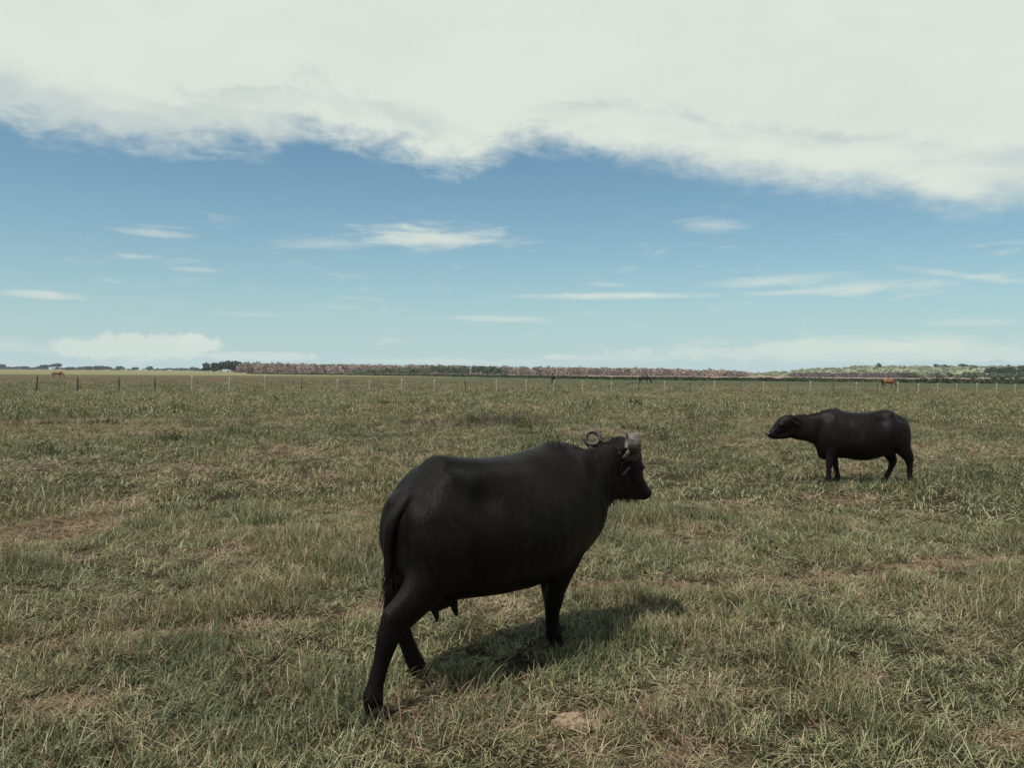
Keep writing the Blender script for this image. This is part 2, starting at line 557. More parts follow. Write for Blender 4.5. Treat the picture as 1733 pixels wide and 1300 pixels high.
M_WIRE = make_simple('rusty_wire', (0.08, 0.065, 0.055), (0.16, 0.14, 0.12), 9.0, 0.6, 0.4, 0.0, 0.001)
M_BARK = make_simple('bark', (0.08, 0.065, 0.055), (0.19, 0.165, 0.145), 4.0, 0.9, 0.2, 0.5, 0.05)
M_CLOD = make_simple('sandy_dirt', (0.17, 0.12, 0.075), (0.31, 0.23, 0.155), 45.0, 0.95, 0.1, 1.0, 0.012)
M_CHEST = make_hide('chestnut_coat', (0.16, 0.066, 0.022), (0.26, 0.115, 0.040), patch=0.4, points=(0.03, 0.018, 0.012))
M_BAY = make_hide('dark_brown_coat', (0.018, 0.014, 0.011), (0.040, 0.028, 0.020), patch=0.4)
M_BLACKC = make_hide('black_coat', (0.010, 0.010, 0.009), (0.022, 0.020, 0.018), patch=0.4)
M_SORREL = make_hide('light_chestnut_coat', (0.16, 0.085, 0.038), (0.25, 0.145, 0.070), patch=0.5)
M_WHITE = make_simple('white_hair', (0.5, 0.48, 0.44), (0.65, 0.63, 0.6), 9.0, 0.8, 0.2, 0.0, 0.001)

# ------------------------------------------------------------------ ground sheet
NR, NA = 330, 420
rr_ = np.concatenate([[0.0], np.geomspace(0.6, 5200.0, NR - 1)])
fan = np.concatenate([np.linspace(-math.pi, -0.95, 40, endpoint=False), np.linspace(-0.95, 0.95, NA - 80, endpoint=False), np.linspace(0.95, math.pi, 40, endpoint=False)])
AA, RR = np.meshgrid(fan, rr_[1:])
gx, gy = (np.sin(AA) * RR).ravel(), (np.cos(AA) * RR).ravel()
gzv = ground_z(gx, gy)
gd, gw, gl = field(gx, gy)
V = np.vstack([[[0, 0, 0]], np.column_stack([gx, gy, gzv])])
fa = np.vstack([[[0, 0, 0, 1]], np.column_stack([gd, gw, gl, np.ones_like(gd)])])
na = len(fan)
I = 1 + np.arange((NR - 1) * na).reshape(NR - 1, na)
q = np.stack([I[:-1, :], I[1:, :], np.roll(I[1:, :], -1, 1), np.roll(I[:-1, :], -1, 1)], -1).reshape(-1, 4)[:, ::-1]
qc = np.column_stack([np.zeros(na, int), np.zeros(na, int), I[0], np.roll(I[0], -1)])
me = mesh_from('ground', V, q, True, {'field': fa})
g_ob = link_mesh('ground', me, M_GROUND)
tag(g_ob, 'wide flat pasture ground under patchy green and dry grass', 'ground', kind='structure')

# ------------------------------------------------------------------ grass (stuff)


def clump(n, rad, lmin, lmax, wid, seg, upright, seed, straw=0.0):
    """a small patch of bent blades; returns verts, quads, attr"""
    r = np.random.default_rng(seed)
    V, Q, A = [], [], []
    for i in range(n):
        a = r.uniform(0, 2 * math.pi)
        q_ = rad * math.sqrt(r.uniform(0, 1))
        bx, by = q_ * math.cos(a), q_ * math.sin(a)
        L = r.uniform(lmin, lmax) * (1.0 if r.random() > 0.12 else 1.45)
        wd = wid * r.uniform(0.6, 1.35)
        h = r.uniform(0, 2 * math.pi)
        lean0 = abs(r.normal(0, 0.95)) * (1.35 - upright) + 0.15
        curl = r.uniform(0.2, 1.7) * (1.4 - upright)
        r1, r2 = r.random(), r.random()
        if r.random() < straw:
            r2 = 0.0
        if r2 < 0.2 and r.random() < 0.5:
            lean0 += 0.8
        dirx, diry = math.cos(h), math.sin(h)
        px_, py_ = -diry, dirx
        tw = r.uniform(-0.7, 0.7)
        x, y, z = bx, by, -0.01
        base = len(V)
        for s in range(seg + 1):
            f = s / seg
            ww = wd * (1 - f) ** 0.7 * (0.75 + 0.5 * min(f * 3, 1)) * 0.5 + 0.0002
            th = tw * f
            ox, oy = px_ * math.cos(th) + dirx * math.sin(th), py_ * math.cos(th) + diry * math.sin(th)
            V.append((x + ox * ww, y + oy * ww, z))
            V.append((x - ox * ww, y - oy * ww, z))
            A.append((r1, r2, f, 1))
            A.append((r1, r2, f, 1))
            ang = min(lean0 + curl * f, 1.9)
            st = L / seg
            x += dirx * math.sin(ang) * st
            y += diry * math.sin(ang) * st
            z = max(z + math.cos(ang) * st, 0.004)
        for s in range(seg):
            k = base + 2 * s
            Q.append((k, k + 1, k + 3, k + 2))
    return V, Q, A


def proto_collection(name, specs):
    col = bpy.data.collections.new(name)
    for i, sp in enumerate(specs):
        V, Q, A = clump(**sp)
        me = mesh_from('%s_%02d' % (name, i), V, Q, True, {'bl': np.array(A)})
        me.materials.append(M_GRASS)
        o = bpy.data.objects.new('%s_%02d' % (name, i), me)
        col.objects.link(o)
    return col


def scatter(name, col, pos, idx, rot, scl, fld, label, mat=None, cat='grass'):
    n = len(pos)
    me = bpy.data.meshes.new(name)
    me.vertices.add(n)
    me.vertices.foreach_set('co', np.asarray(pos, np.float32).ravel())
    at = me.attributes.new('idx', 'INT', 'POINT'); at.data.foreach_set('value', np.asarray(idx, np.int32))
    at = me.attributes.new('rotv', 'FLOAT_VECTOR', 'POINT'); at.data.foreach_set('vector', np.asarray(rot, np.float32).ravel())
    at = me.attributes.new('sclv', 'FLOAT_VECTOR', 'POINT'); at.data.foreach_set('vector', np.asarray(scl, np.float32).ravel())
    at = me.attributes.new('fld', 'FLOAT_VECTOR', 'POINT'); at.data.foreach_set('vector', np.asarray(fld, np.float32).ravel())
    o = link_mesh(name, me)
    ng = bpy.data.node_groups.new(name, 'GeometryNodeTree')
    ng.interface.new_socket('Geometry', in_out='INPUT', socket_type='NodeSocketGeometry')
    ng.interface.new_socket('Geometry', in_out='OUTPUT', socket_type='NodeSocketGeometry')
    N = ng.nodes
    gi, go = N.new('NodeGroupInput'), N.new('NodeGroupOutput')
    ip = N.new('GeometryNodeInstanceOnPoints')
    ci = N.new('GeometryNodeCollectionInfo')
    ci.inputs['Collection'].default_value = col
    ci.inputs['Separate Children'].default_value = True
    ci.inputs['Reset Children'].default_value = True

    def na_(nm, ty):
        a = N.new('GeometryNodeInputNamedAttribute')
        a.data_type = ty
        a.inputs['Name'].default_value = nm
        return a.outputs['Attribute']
    L = ng.links
    L.new(gi.outputs[0], ip.inputs['Points'])
    L.new(ci.outputs[0], ip.inputs['Instance'])
    ip.inputs['Pick Instance'].default_value = True
    L.new(na_('idx', 'INT'), ip.inputs['Instance Index'])
    er = N.new('FunctionNodeEulerToRotation')
    L.new(na_('rotv', 'FLOAT_VECTOR'), er.inputs[0])
    L.new(er.outputs[0], ip.inputs['Rotation'])
    L.new(na_('sclv', 'FLOAT_VECTOR'), ip.inputs['Scale'])
    L.new(ip.outputs[0], go.inputs[0])
    md = o.modifiers.new('scatter', 'NODES')
    md.node_group = ng
    tag(o, label, cat, kind='stuff')
    return o


def fan_points(d0, d1, density, half=0.80):
    """random points between two distances in a fan before the camera"""
    area = half * (d1 * d1 - d0 * d0)
    n = int(area * density)
    d = np.sqrt(rng.uniform(d0 * d0, d1 * d1, n))
    a = rng.uniform(-half, half, n)
    return np.sin(a) * d, np.cos(a) * d


CLOD_XY = photo_ground(968, 1222)
near_c = proto_collection('grass_near', [dict(n=42, rad=0.11, lmin=0.045, lmax=0.16, wid=0.0054, seg=4, upright=u, seed=100 + i, straw=s) for i, (u, s) in enumerate([(0.5, .05), (0.35, .1), (0.7, .0), (0.25, .2), (0.6, .1), (0.45, .0), (0.8, .05), (0.3, .3), (-0.1, .8), (-0.25, .95)])])
mid_c = proto_collection('grass_mid', [dict(n=44, rad=0.20, lmin=0.06, lmax=0.16, wid=0.0095, seg=3, upright=u, seed=200 + i, straw=s) for i, (u, s) in enumerate([(0.5, .05), (0.35, .1), (0.7, .0), (0.25, .2), (0.6, .1), (0.45, .0), (0.8, .05), (0.3, .3), (-0.1, .8), (-0.25, .95)])])
far_c = proto_collection('grass_far', [dict(n=44, rad=0.55, lmin=0.08, lmax=0.20, wid=0.026, seg=2, upright=u, seed=300 + i, straw=s) for i, (u, s) in enumerate([(0.5, .05), (0.35, .1), (0.7, .0), (0.25, .2), (0.6, .1), (0.45, .0), (0.8, .05), (0.3, .3), (-0.1, .8), (-0.25, .95)])])


def grass_zone(name, col, d0, d1, dens, s0, label, half=0.80):
    x, y = fan_points(d0, d1, dens, half)
    dry, worn, lush = field(x, y)
    keep = rng.random(len(x)) > worn * 0.12
    keep &= np.hypot((x - CLOD_XY[0]) / 0.11, (y - CLOD_XY[1] - 0.02) / 0.08) > 1.0
    x, y, dry, worn, lush = x[keep], y[keep], dry[keep], worn[keep], lush[keep]
    n = len(x)
    z = ground_z(x, y)
    sc = s0 * rng.uniform(0.75, 1.25, n)
    fine = sstep(fbm(x * 2.3, y * 2.3, 3, 140), 0.34, 0.66)
    hs = sc * (0.62 + 0.72 * lush) * (1 - 0.45 * worn) * (0.55 + 0.80 * fine)
    ix = rng.integers(0, 8, n)
    ix = np.where((rng.random(n) < worn * 0.95), np.where(rng.random(n) < 0.5, 8, 9), ix)
    rot = np.column_stack([rng.normal(0, 0.20, n), rng.normal(0, 0.20, n), rng.uniform(0, 6.283, n)])
    jit = rng.normal(0, 0.14, n)
    return scatter(name, col, np.column_stack([x, y, z]), ix, rot, np.column_stack([sc, sc, hs]), np.column_stack([np.clip(dry + jit, 0, 1), worn, lush]), label)


grass_zone('foreground_grass', near_c, 2.2, 11.0, 175, 0.82, 'short green and straw coloured pasture grass close by')
grass_zone('pasture_grass', mid_c, 10.5, 32.0, 36, 1.0, 'short patchy pasture grass round the far buffalo')
grass_zone('distant_grass', far_c, 31.0, 125.0, 4.2, 1.0, 'thin pasture grass reaching back past the fence', half=0.72)

# ------------------------------------------------------------------ solid bodies: lofted masses fused into one continuous skin
YAX = Vector((0, 1, 0))


def loft(bm, rings, n=20, e=0.9, side=YAX):
    """rings: (point, half width, height above, height below) along a path; the skin is closed at both ends"""
    P = [Vector(r[0]) for r in rings]
    loops = []
    for i, r in enumerate(rings):
        a, b = P[max(i - 1, 0)], P[min(i + 1, len(P) - 1)]
        t = (b - a).normalized()
        u = t.cross(side).normalized()
        sd = u.cross(t).normalized()
        lp = []
        for k in range(n):
            th = 2 * math.pi * k / n
            c, s = math.cos(th), math.sin(th)
            c = math.copysign(abs(c) ** e, c)
            s = math.copysign(abs(s) ** e, s)
            h = r[2] if s > 0 else r[3]
            lp.append(bm.verts.new(P[i] + sd * (r[1] * c) + u * (h * s)))
        loops.append(lp)
    for A, B in zip(loops[:-1], loops[1:]):
        for k in range(n):
            bm.faces.new((A[k], A[(k + 1) % n], B[(k + 1) % n], B[k]))
    bm.faces.new(loops[0][::-1])
    bm.faces.new(loops[-1])


def trunk_loft(bm, rings, n=28, e=0.88, pear=0.12):
    """rings: (x, y, z top, z bottom, half width, z of the widest line)"""
    loops = []
    for x, y, zt, zb, wd, zw in rings:
        lp = []
        for k in range(n):
            th = 2 * math.pi * k / n
            c, s = math.cos(th), math.sin(th)
            cc = math.copysign(abs(c) ** e, c)
            ss = math.copysign(abs(s) ** e, s)
            z = zw + (zt - zw) * ss if s > 0 else zw + (zw - zb) * ss
            ww = wd * (1 - pear * max(s, 0))
            lp.append(bm.verts.new((x, y + ww * cc, z)))
        loops.append(lp)
    for A, B in zip(loops[:-1], loops[1:]):
        for k in range(n):
            bm.faces.new((A[k], B[k], B[(k + 1) % n], A[(k + 1) % n]))
    bm.faces.new(loops[0])
    bm.faces.new(loops[-1][::-1])


def blob(bm, c, r, rot=None):
    m = Matrix.Translation(c)
    if rot:
        m = m @ rot
    m = m @ Matrix.Diagonal((r[0], r[1], r[2], 1))
    bmesh.ops.create_icosphere(bm, subdivisions=2, radius=1.0, matrix=m)


def fuse(name, bm, voxel, smooth_n=8, factor=0.5, upper=None):
    """voxel-fuse the masses into one skin"""
    bmesh.ops.recalc_face_normals(bm, faces=bm.faces)
    me = bpy.data.meshes.new(name + '_src')
    bm.to_mesh(me)
    bm.free()
    o = bpy.data.objects.new(name + '_src', me)
    COL.objects.link(o)
    r = o.modifiers.new('r', 'REMESH')
    r.mode = 'VOXEL'
    r.voxel_size = voxel
    r.use_smooth_shade = True
    sm = o.modifiers.new('s', 'SMOOTH')
    sm.factor = factor
    sm.iterations = smooth_n
    dg = bpy.context.evaluated_depsgraph_get()
    dg.update()
    out = bpy.data.meshes.new_from_object(o.evaluated_get(dg))
    out.name = name
    if upper:                                     # relax the trunk further, leaving legs and head crisp
        z0, z1, x1, it = upper
        nv = len(out.vertices)
        co = np.empty(nv * 3); out.vertices.foreach_get('co', co); co = co.reshape(-1, 3)
        ed = np.empty(len(out.edges) * 2, np.int32); out.edges.foreach_get('vertices', ed); ed = ed.reshape(-1, 2)
        wv = (sstep(co[:, 2], z0, z1) * (1 - sstep(co[:, 0], x1 - 0.12, x1)))[:, None] * 0.6
        deg = np.bincount(ed.ravel(), minlength=nv)[:, None]
        for _ in range(it):
            acc = np.zeros_like(co)
            for k in range(3):
                acc[:, k] = np.bincount(ed[:, 0], co[ed[:, 1], k], nv) + np.bincount(ed[:, 1], co[ed[:, 0], k], nv)
            co = co + (acc / deg - co) * wv
        out.vertices.foreach_set('co', co.astype(np.float32).ravel())
        out.update()
    bpy.data.objects.remove(o)
    bpy.data.meshes.remove(me)
    out.polygons.foreach_set('use_smooth', np.ones(len(out.polygons), dtype=bool))
    return out


def sculpt(me, pushes):
    """pushes: (centre, radii, amount along the normal) with a soft falloff"""
    n = len(me.vertices)
    co = np.empty(n * 3, np.float32)
    me.vertices.foreach_get('co', co)
    co = co.reshape(-1, 3)
    no = np.empty(n * 3, np.float32)
    me.vertices.foreach_get('normal', no)
    no = no.reshape(-1, 3)
    d = np.zeros(n)
    for c, r, a in pushes:
        q = ((co - np.array(c)) / np.array(r))
        d += a * np.exp(-(q * q).sum(1))
    # loose skin: slight unevenness
    d += 0.004 * (fbm(co[:, 0] * 5 + co[:, 1] * 3, co[:, 2] * 5, 3, 61) - 0.5)
    co = co + no * d[:, None]
    me.vertices.foreach_set('co', co.astype(np.float32).ravel())
    me.update()


def simple_from_bm(name, bm, smooth=True):
    bmesh.ops.recalc_face_normals(bm, faces=bm.faces)
    me = bpy.data.meshes.new(name)
    bm.to_mesh(me)
    bm.free()
    if smooth:
        me.polygons.foreach_set('use_smooth', np.ones(len(me.polygons), dtype=bool))
    return me


def path_tube(name, pts, radii, n=12, flat=None, side=None, fixed=False):
    """round or flattened tube along points, frames carried along the path"""
    bm = bmesh.new()
    P = [Vector(p) for p in pts]
    u = None
    loops = []
    for i, p in enumerate(P):
        t = (P[min(i + 1, len(P) - 1)] - P[max(i - 1, 0)]).normalized()
        if u is None or fixed:
            u = Vector(side) if side else t.orthogonal()
        u = (u - t * u.dot(t)).normalized()
        v = t.cross(u)
        r = radii[i]
        ru, rv = (r, r) if flat is None else (r * flat[0], r * flat[1])
        loops.append([bm.verts.new(p + u * (ru * math.cos(2 * math.pi * k / n)) + v * (rv * math.sin(2 * math.pi * k / n))) for k in range(n)])
    for A, B in zip(loops[:-1], loops[1:]):
        for k in range(n):
            bm.faces.new((A[k], A[(k + 1) % n], B[(k + 1) % n], B[k]))
    bm.faces.new(loops[0][::-1])
    bm.faces.new(loops[-1])
    return simple_from_bm(name, bm)


def catmull(pts, per=6):
    P = [np.array(p, float) for p in pts]
    P = [2 * P[0] - P[1]] + P + [2 * P[-1] - P[-2]]
    out = []
    for i in range(1, len(P) - 2):
        for k in range(per):
            t = k / per
            a, b, c_, d = P[i - 1], P[i], P[i + 1], P[i + 2]
            out.append(0.5 * ((2 * b) + (-a + c_) * t + (2 * a - 5 * b + 4 * c_ - d) * t * t + (-a + 3 * b - 3 * c_ + d) * t ** 3))
    out.append(P[-2])
    return out


def hoof_mesh(name, length=0.115, width=0.048, height=0.07):
    """cloven hoof: two toes side by side"""
    bm = bmesh.new()
    for s in (-1, 1):
        loft(bm, [((-0.035, s * width * 0.52, height), width * 0.42, 0.02, 0.02), ((-0.005, s * width * 0.54, height * 0.6), width * 0.52, 0.05, 0.035),
                  ((0.012, s * width * 0.58, height * 0.2), width * 0.56, 0.062, 0.045), ((0.016, s * width * 0.58, 0.0), width * 0.56, 0.066, 0.047)], 12, 0.85)
    return simple_from_bm(name, bm)


def ear_mesh(name, L=0.24, W=0.075):
    """drooping leaf-shaped, cupped ear along +X, thin but solid"""
    bm = bmesh.new()
    n, rows = 10, []
    for i in range(n + 1):
        f = i / n
        ww = W * (math.sin(math.pi * min(f * 0.92 + 0.10, 1.0)) ** 0.7)
        row = []
        for j in range(7):
            g = (j / 6 - 0.5) * 2
            row.append((f * L, g * ww, 0.035 * (g * g) * (1 - f * 0.6) - 0.03 * f * f))
        rows.append(row)
    top = [[bm.verts.new(p) for p in r] for r in rows]
    bot = [[bm.verts.new((p[0], p[1] * 0.98, p[2] - 0.010)) for p in r] for r in rows]
    for i in range(n):
        for j in range(6):
            bm.faces.new((top[i][j], top[i + 1][j], top[i + 1][j + 1], top[i][j + 1]))
            bm.faces.new((bot[i][j], bot[i][j + 1], bot[i + 1][j + 1], bot[i + 1][j]))
        for j in (0, 6):
            bm.faces.new((top[i][j], bot[i][j], bot[i + 1][j], top[i + 1][j]))
    for i in (0, n):
        for j in range(6):
            bm.faces.new((top[i][j], top[i][j + 1], bot[i][j + 1], bot[i][j]))
    return simple_from_bm(name, bm)


def place(o, loc, x_axis, z_hint):
    x = Vector(x_axis).normalized()
    z = Vector(z_hint)
    z = (z - x * z.dot(x)).normalized()
    y = z.cross(x)
    o.matrix_local = Matrix.Translation(loc) @ Matrix(((x.x, y.x, z.x), (x.y, y.y, z.y), (x.z, y.z, z.z))).to_4x4()
    return o


def hair_mesh(name, roots, dirs, lens, wid=0.002, seed=3):
    """fine tapering hairs"""
    r = np.random.default_rng(seed)
    V, Fc = [], []
    for p, d, L in zip(roots, dirs, lens):
        p, d = np.array(p), np.array(d, float)
        d = d + r.normal(0, 0.25, 3)
        d /= np.linalg.norm(d)
        s = np.cross(d, r.normal(0, 1, 3))
        s /= np.linalg.norm(s) + 1e-9
        q_ = p + d * L * 0.55
        e = p + d * L + np.array([0, 0, -L * 0.25])
        k = len(V)
        V += [p - d * 0.01 - s * wid, p - d * 0.01 + s * wid, q_ + s * wid * 0.7, q_ - s * wid * 0.7, e + s * wid * 0.15, e - s * wid * 0.15]
        Fc += [(k, k + 1, k + 2, k + 3), (k + 3, k + 2, k + 4, k + 5)]
    return mesh_from(name, V, Fc, False)


def skin_hair(me, test, count, length, lean, seed, name):
    """hairs rooted on those vertices of a skin that pass the test"""
    n = len(me.vertices)
    co = np.empty(n * 3, np.float32); me.vertices.foreach_get('co', co); co = co.reshape(-1, 3)
    no = np.empty(n * 3, np.float32); me.vertices.foreach_get('normal', no); no = no.reshape(-1, 3)
    ok = np.nonzero(test(co, no))[0]
    r = np.random.default_rng(seed)
    pick = ok[r.integers(0, len(ok), count)]
    d = no[pick] + np.array(lean)
    return hair_mesh(name, co[pick], d, length * r.uniform(0.5, 1.3, count), 0.0016, seed)


# ------------------------------------------------------------------ the near buffalo cow
def build_near_buffalo():
    cx, cy = -0.61, 4.25
    root = empty('water_buffalo', (cx, cy, gz(cx, cy)), RAD(42))
    root.scale = (1, 1, 1.022)
    tag(root, 'big black buffalo cow with curled horns seen from behind, close by on the grass', 'buffalo', 'black buffaloes on the pasture')
    bm = bmesh.new()
    trunk_loft(bm, [(-0.035, 0, 0.95, 0.70, 0.08, 0.86), (0.0, 0, 1.02, 0.62, 0.155, 0.86), (0.06, 0, 1.095, 0.55, 0.215, 0.86), (0.14, 0, 1.175, 0.50, 0.26, 0.87),
                    (0.25, 0, 1.285, 0.47, 0.30, 0.86), (0.42, 0, 1.255, 0.46, 0.315, 0.82), (0.62, 0, 1.235, 0.445, 0.345, 0.80), (0.85, 0, 1.238, 0.44, 0.335, 0.80),
                    (1.05, 0, 1.268, 0.46, 0.32, 0.82), (1.20, 0, 1.308, 0.50, 0.265, 0.86), (1.33, -0.005, 1.285, 0.54, 0.23, 0.88), (1.44, -0.015, 1.235, 0.60, 0.185, 0.89),
                    (1.52, -0.025, 1.17, 0.66, 0.14, 0.90), (1.58, -0.03, 1.08, 0.74, 0.08, 0.90)])
    for s in (-1, 1):
        blob(bm, (0.055, s * 0.10, 0.93), (0.07, 0.075, 0.13))
        blob(bm, (0.15, s * 0.155, 0.86), (0.16, 0.12, 0.30))
        blob(bm, (1.22, s * 0.155, 0.88), (0.19, 0.10, 0.30))
    # neck
    loft(bm, [((1.22, 0, 0.99), 0.19, 0.25, 0.32), ((1.44, -0.02, 1.01), 0.155, 0.225, 0.26), ((1.58, -0.055, 1.05), 0.130, 0.205, 0.19), ((1.70, -0.085, 1.10), 0.12, 0.182, 0.17)], 24)
    # head: skull, nose, jaw
    loft(bm, [((1.685, -0.085, 1.275), 0.085, 0.06, 0.04), ((1.72, -0.088, 1.235), 0.115, 0.11, 0.08), ((1.76, -0.095, 1.165), 0.122, 0.135, 0.12), ((1.80, -0.10, 1.09), 0.113, 0.088, 0.14),
              ((1.85, -0.108, 1.01), 0.086, 0.056, 0.11), ((1.90, -0.115, 0.95), 0.074, 0.060, 0.075), ((1.94, -0.12, 0.91), 0.074, 0.060, 0.05), ((1.96, -0.122, 0.888), 0.055, 0.04, 0.03)], 24)
    loft(bm, [((1.64, -0.085, 1.02), 0.085, 0.09, 0.12), ((1.74, -0.095, 0.98), 0.08, 0.09, 0.09), ((1.83, -0.105, 0.935), 0.06, 0.06, 0.055), ((1.91, -0.115, 0.905), 0.05, 0.04, 0.035)], 16)
    blob(bm, (1.958, -0.12, 0.92), (0.045, 0.066, 0.042))
    for s in (-1, 1):
        blob(bm, (1.815, -0.10 + s * 0.095, 1.115), (0.042, 0.028, 0.033))
        blob(bm, (1.685, -0.087 + s * 0.125, 1.232), (0.060, 0.060, 0.046))     # horn bosses
    # right hind leg, stretched back
    loft(bm, [((0.17, -0.12, 1.12), 0.04, 0.07, 0.07), ((0.16, -0.16, 0.98), 0.09, 0.20, 0.20), ((0.14, -0.185, 0.80), 0.115, 0.19, 0.20), ((0.08, -0.185, 0.65), 0.095, 0.145, 0.145), ((-0.03, -0.18, 0.54), 0.070, 0.090, 0.110), ((-0.125, -0.17, 0.465), 0.056, 0.080, 0.100),
              ((-0.165, -0.165, 0.385), 0.047, 0.058, 0.070), ((-0.205, -0.16, 0.27), 0.037, 0.044, 0.046), ((-0.235, -0.155, 0.17), 0.038, 0.044, 0.046), ((-0.25, -0.152, 0.115), 0.050, 0.056, 0.056),
              ((-0.243, -0.15, 0.07), 0.045, 0.052, 0.05), ((-0.232, -0.15, 0.03), 0.048, 0.055, 0.05)], 18)
    # left hind leg, stepping forward
    loft(bm, [((0.20, 0.12, 1.12), 0.04, 0.07, 0.07), ((0.20, 0.16, 0.98), 0.09, 0.20, 0.20), ((0.22, 0.19, 0.80), 0.12, 0.22, 0.22), ((0.21, 0.18, 0.64), 0.10, 0.18, 0.16), ((0.15, 0.165, 0.52), 0.07, 0.11, 0.11), ((0.095, 0.155, 0.42), 0.055, 0.075, 0.085),
              ((0.115, 0.15, 0.33), 0.046, 0.056, 0.060), ((0.165, 0.15, 0.22), 0.040, 0.046, 0.048), ((0.205, 0.15, 0.13), 0.044, 0.050, 0.052), ((0.225, 0.15, 0.09), 0.048, 0.054, 0.052), ((0.25, 0.15, 0.03), 0.047, 0.055, 0.05)], 18)
    # right fore leg
    loft(bm, [((1.22, -0.11, 0.98), 0.04, 0.08, 0.08), ((1.24, -0.15, 0.82), 0.08, 0.17, 0.17), ((1.18, -0.15, 0.66), 0.085, 0.13, 0.14), ((1.14, -0.125, 0.52), 0.07, 0.088, 0.10), ((1.12, -0.095, 0.40), 0.057, 0.066, 0.068), ((1.115, -0.075, 0.325), 0.058, 0.066, 0.058),
              ((1.125, -0.06, 0.25), 0.043, 0.048, 0.048), ((1.14, -0.045, 0.16), 0.039, 0.044, 0.044), ((1.155, -0.038, 0.105), 0.048, 0.052, 0.052), ((1.18, -0.035, 0.065), 0.044, 0.048, 0.048), ((1.20, -0.03, 0.03), 0.047, 0.055, 0.05)], 18)
    # left fore leg
    loft(bm, [((1.24, 0.10, 0.98), 0.04, 0.08, 0.08), ((1.27, 0.14, 0.82), 0.08, 0.17, 0.17), ((1.25, 0.14, 0.66), 0.085, 0.13, 0.14), ((1.25, 0.125, 0.52), 0.07, 0.088, 0.10), ((1.265, 0.115, 0.40), 0.055, 0.062, 0.066), ((1.275, 0.115, 0.325), 0.056, 0.064, 0.056),
              ((1.285, 0.115, 0.25), 0.043, 0.048, 0.048), ((1.295, 0.115, 0.16), 0.039, 0.044, 0.044), ((1.30, 0.115, 0.105), 0.048, 0.052, 0.052), ((1.32, 0.115, 0.065), 0.044, 0.048, 0.048), ((1.34, 0.115, 0.03), 0.047, 0.055, 0.05)], 18)
    me = fuse('body', bm, 0.0125, 9, 0.5, (0.50, 0.72, 1.5, 40))
    sc = []
    for s in (-1, 1):
        sc += [((0.18, s * 0.23, 1.20), (0.065, 0.08, 0.055), 0.052), ((0.07, s * 0.17, 1.09), (0.07, 0.08, 0.07), -0.022), ((0.55, s * 0.17, 1.235), (0.28, 0.06, 0.05), -0.018), ((0.33, s * 0.27, 1.16), (0.07, 0.06, 0.04), 0.014), ((0.02, s * 0.11, 1.04), (0.05, 0.05, 0.05), 0.022), ((0.30, s * 0.14, 1.24), (0.16, 0.05, 0.06), -0.016), ((0.40, s * 0.30, 1.06), (0.11, 0.12, 0.12), -0.065), ((1.04, s * 0.30, 0.95), (0.05, 0.2, 0.25), -0.012), ((1.22, s * 0.24, 1.12), (0.06, 0.1, 0.15), 0.024), ((1.40, s * 0.2, 1.15), (0.07, 0.1, 0.09), -0.018),
               ((0.30, s * 0.28, 0.70), (0.05, 0.1, 0.15), -0.014), ((0.03, s * 0.06, 1.0), (0.05, 0.045, 0.07), -0.02), ((1.42, s * 0.20, 0.95), (0.06, 0.1, 0.2), -0.015)]
        for k in range(6):
            sc.append(((0.55 + 0.085 * k, s * 0.37, 0.85), (0.022, 0.2, 0.22), 0.0050))
    for k in range(5):                            # folds of loose skin on the neck and behind the shoulder
        for s in (-1, 1):
            sc.append(((1.36 + 0.055 * k, s * 0.19, 1.0 - 0.02 * k), (0.014, 0.12, 0.22), 0.007))
            sc.append(((0.20 + 0.05 * k, s * 0.30, 0.62), (0.013, 0.15, 0.10), 0.005))
    sculpt(me, sc)
    body = link_mesh('body', me, M_HIDE, root)
    # horns: each coiled like a ram's, about an axis turned half forward
    for s in (-1, 1):
        ax = Vector((-0.70, -s * 0.72, 0.10)).normalized()
        up = Vector((0, 0, 1))
        up = (up - ax * up.dot(ax)).normalized()
        fw = up.cross(ax)
        if fw.x > 0:
            fw = -fw
        cen = Vector((1.655, -0.085 + s * 0.180, 1.292))
        yb = -0.087
        pts = [Vector((1.715, yb + s * 0.060, 1.185)), Vector((1.692, yb + s * 0.115, 1.175)), Vector((1.662, yb + s * 0.162, 1.196))]
        rad = [0.034, 0.031, 0.028]
        nst = 44
        for i in range(nst + 1):
            f = i / nst
            th = RAD(250 - 372 * f)
            R_ = 0.047 - 0.004 * f
            pts.append(cen - fw * (math.cos(th) * R_) + up * (math.sin(th) * R_) + ax * (-0.012 + 0.045 * f))
            rad.append(0.022 * (1 - f) ** 0.35 + 0.003)
        me_h = path_tube('horn', pts, rad, 14, (1.75, 0.80), ax, True)
        link_mesh('horn', me_h, M_HORN, root)
    # ears, hanging back and outward under the horns
    for s in (-1, 1):
        e = link_mesh('ear', ear_mesh('ear', 0.13, 0.034), M_HIDE, root)
        place(e, (1.68, -0.088 + s * 0.112, 1.165), (-0.70, s * 0.20, -0.66), (-0.2, s * 1.0, 0.25))
    for s in (-1, 1):
        b2 = bmesh.new()
        blob(b2, (1.835, -0.10 + s * 0.103, 1.112), (0.020, 0.016, 0.017))
        link_mesh('eye', simple_from_bm('eye', b2), M_EYE, root)
    # tail with tuft
    tp = catmull([(0.17, 0.0, 1.085), (0.085, -0.005, 1.068), (0.012, -0.01, 1.005), (-0.045, -0.012, 0.93), (-0.065, -0.012, 0.82), (-0.065, -0.01, 0.69), (-0.055, -0.006, 0.58)], 6)
    k = len(tp)
    tail = link_mesh('tail', path_tube('tail', tp, [0.034 * (1 - i / k) ** 0.9 + 0.017 for i in range(k)], 14), M_HIDE, root)
    r = np.random.default_rng(5)
    roots, dirs, lens = [], [], []
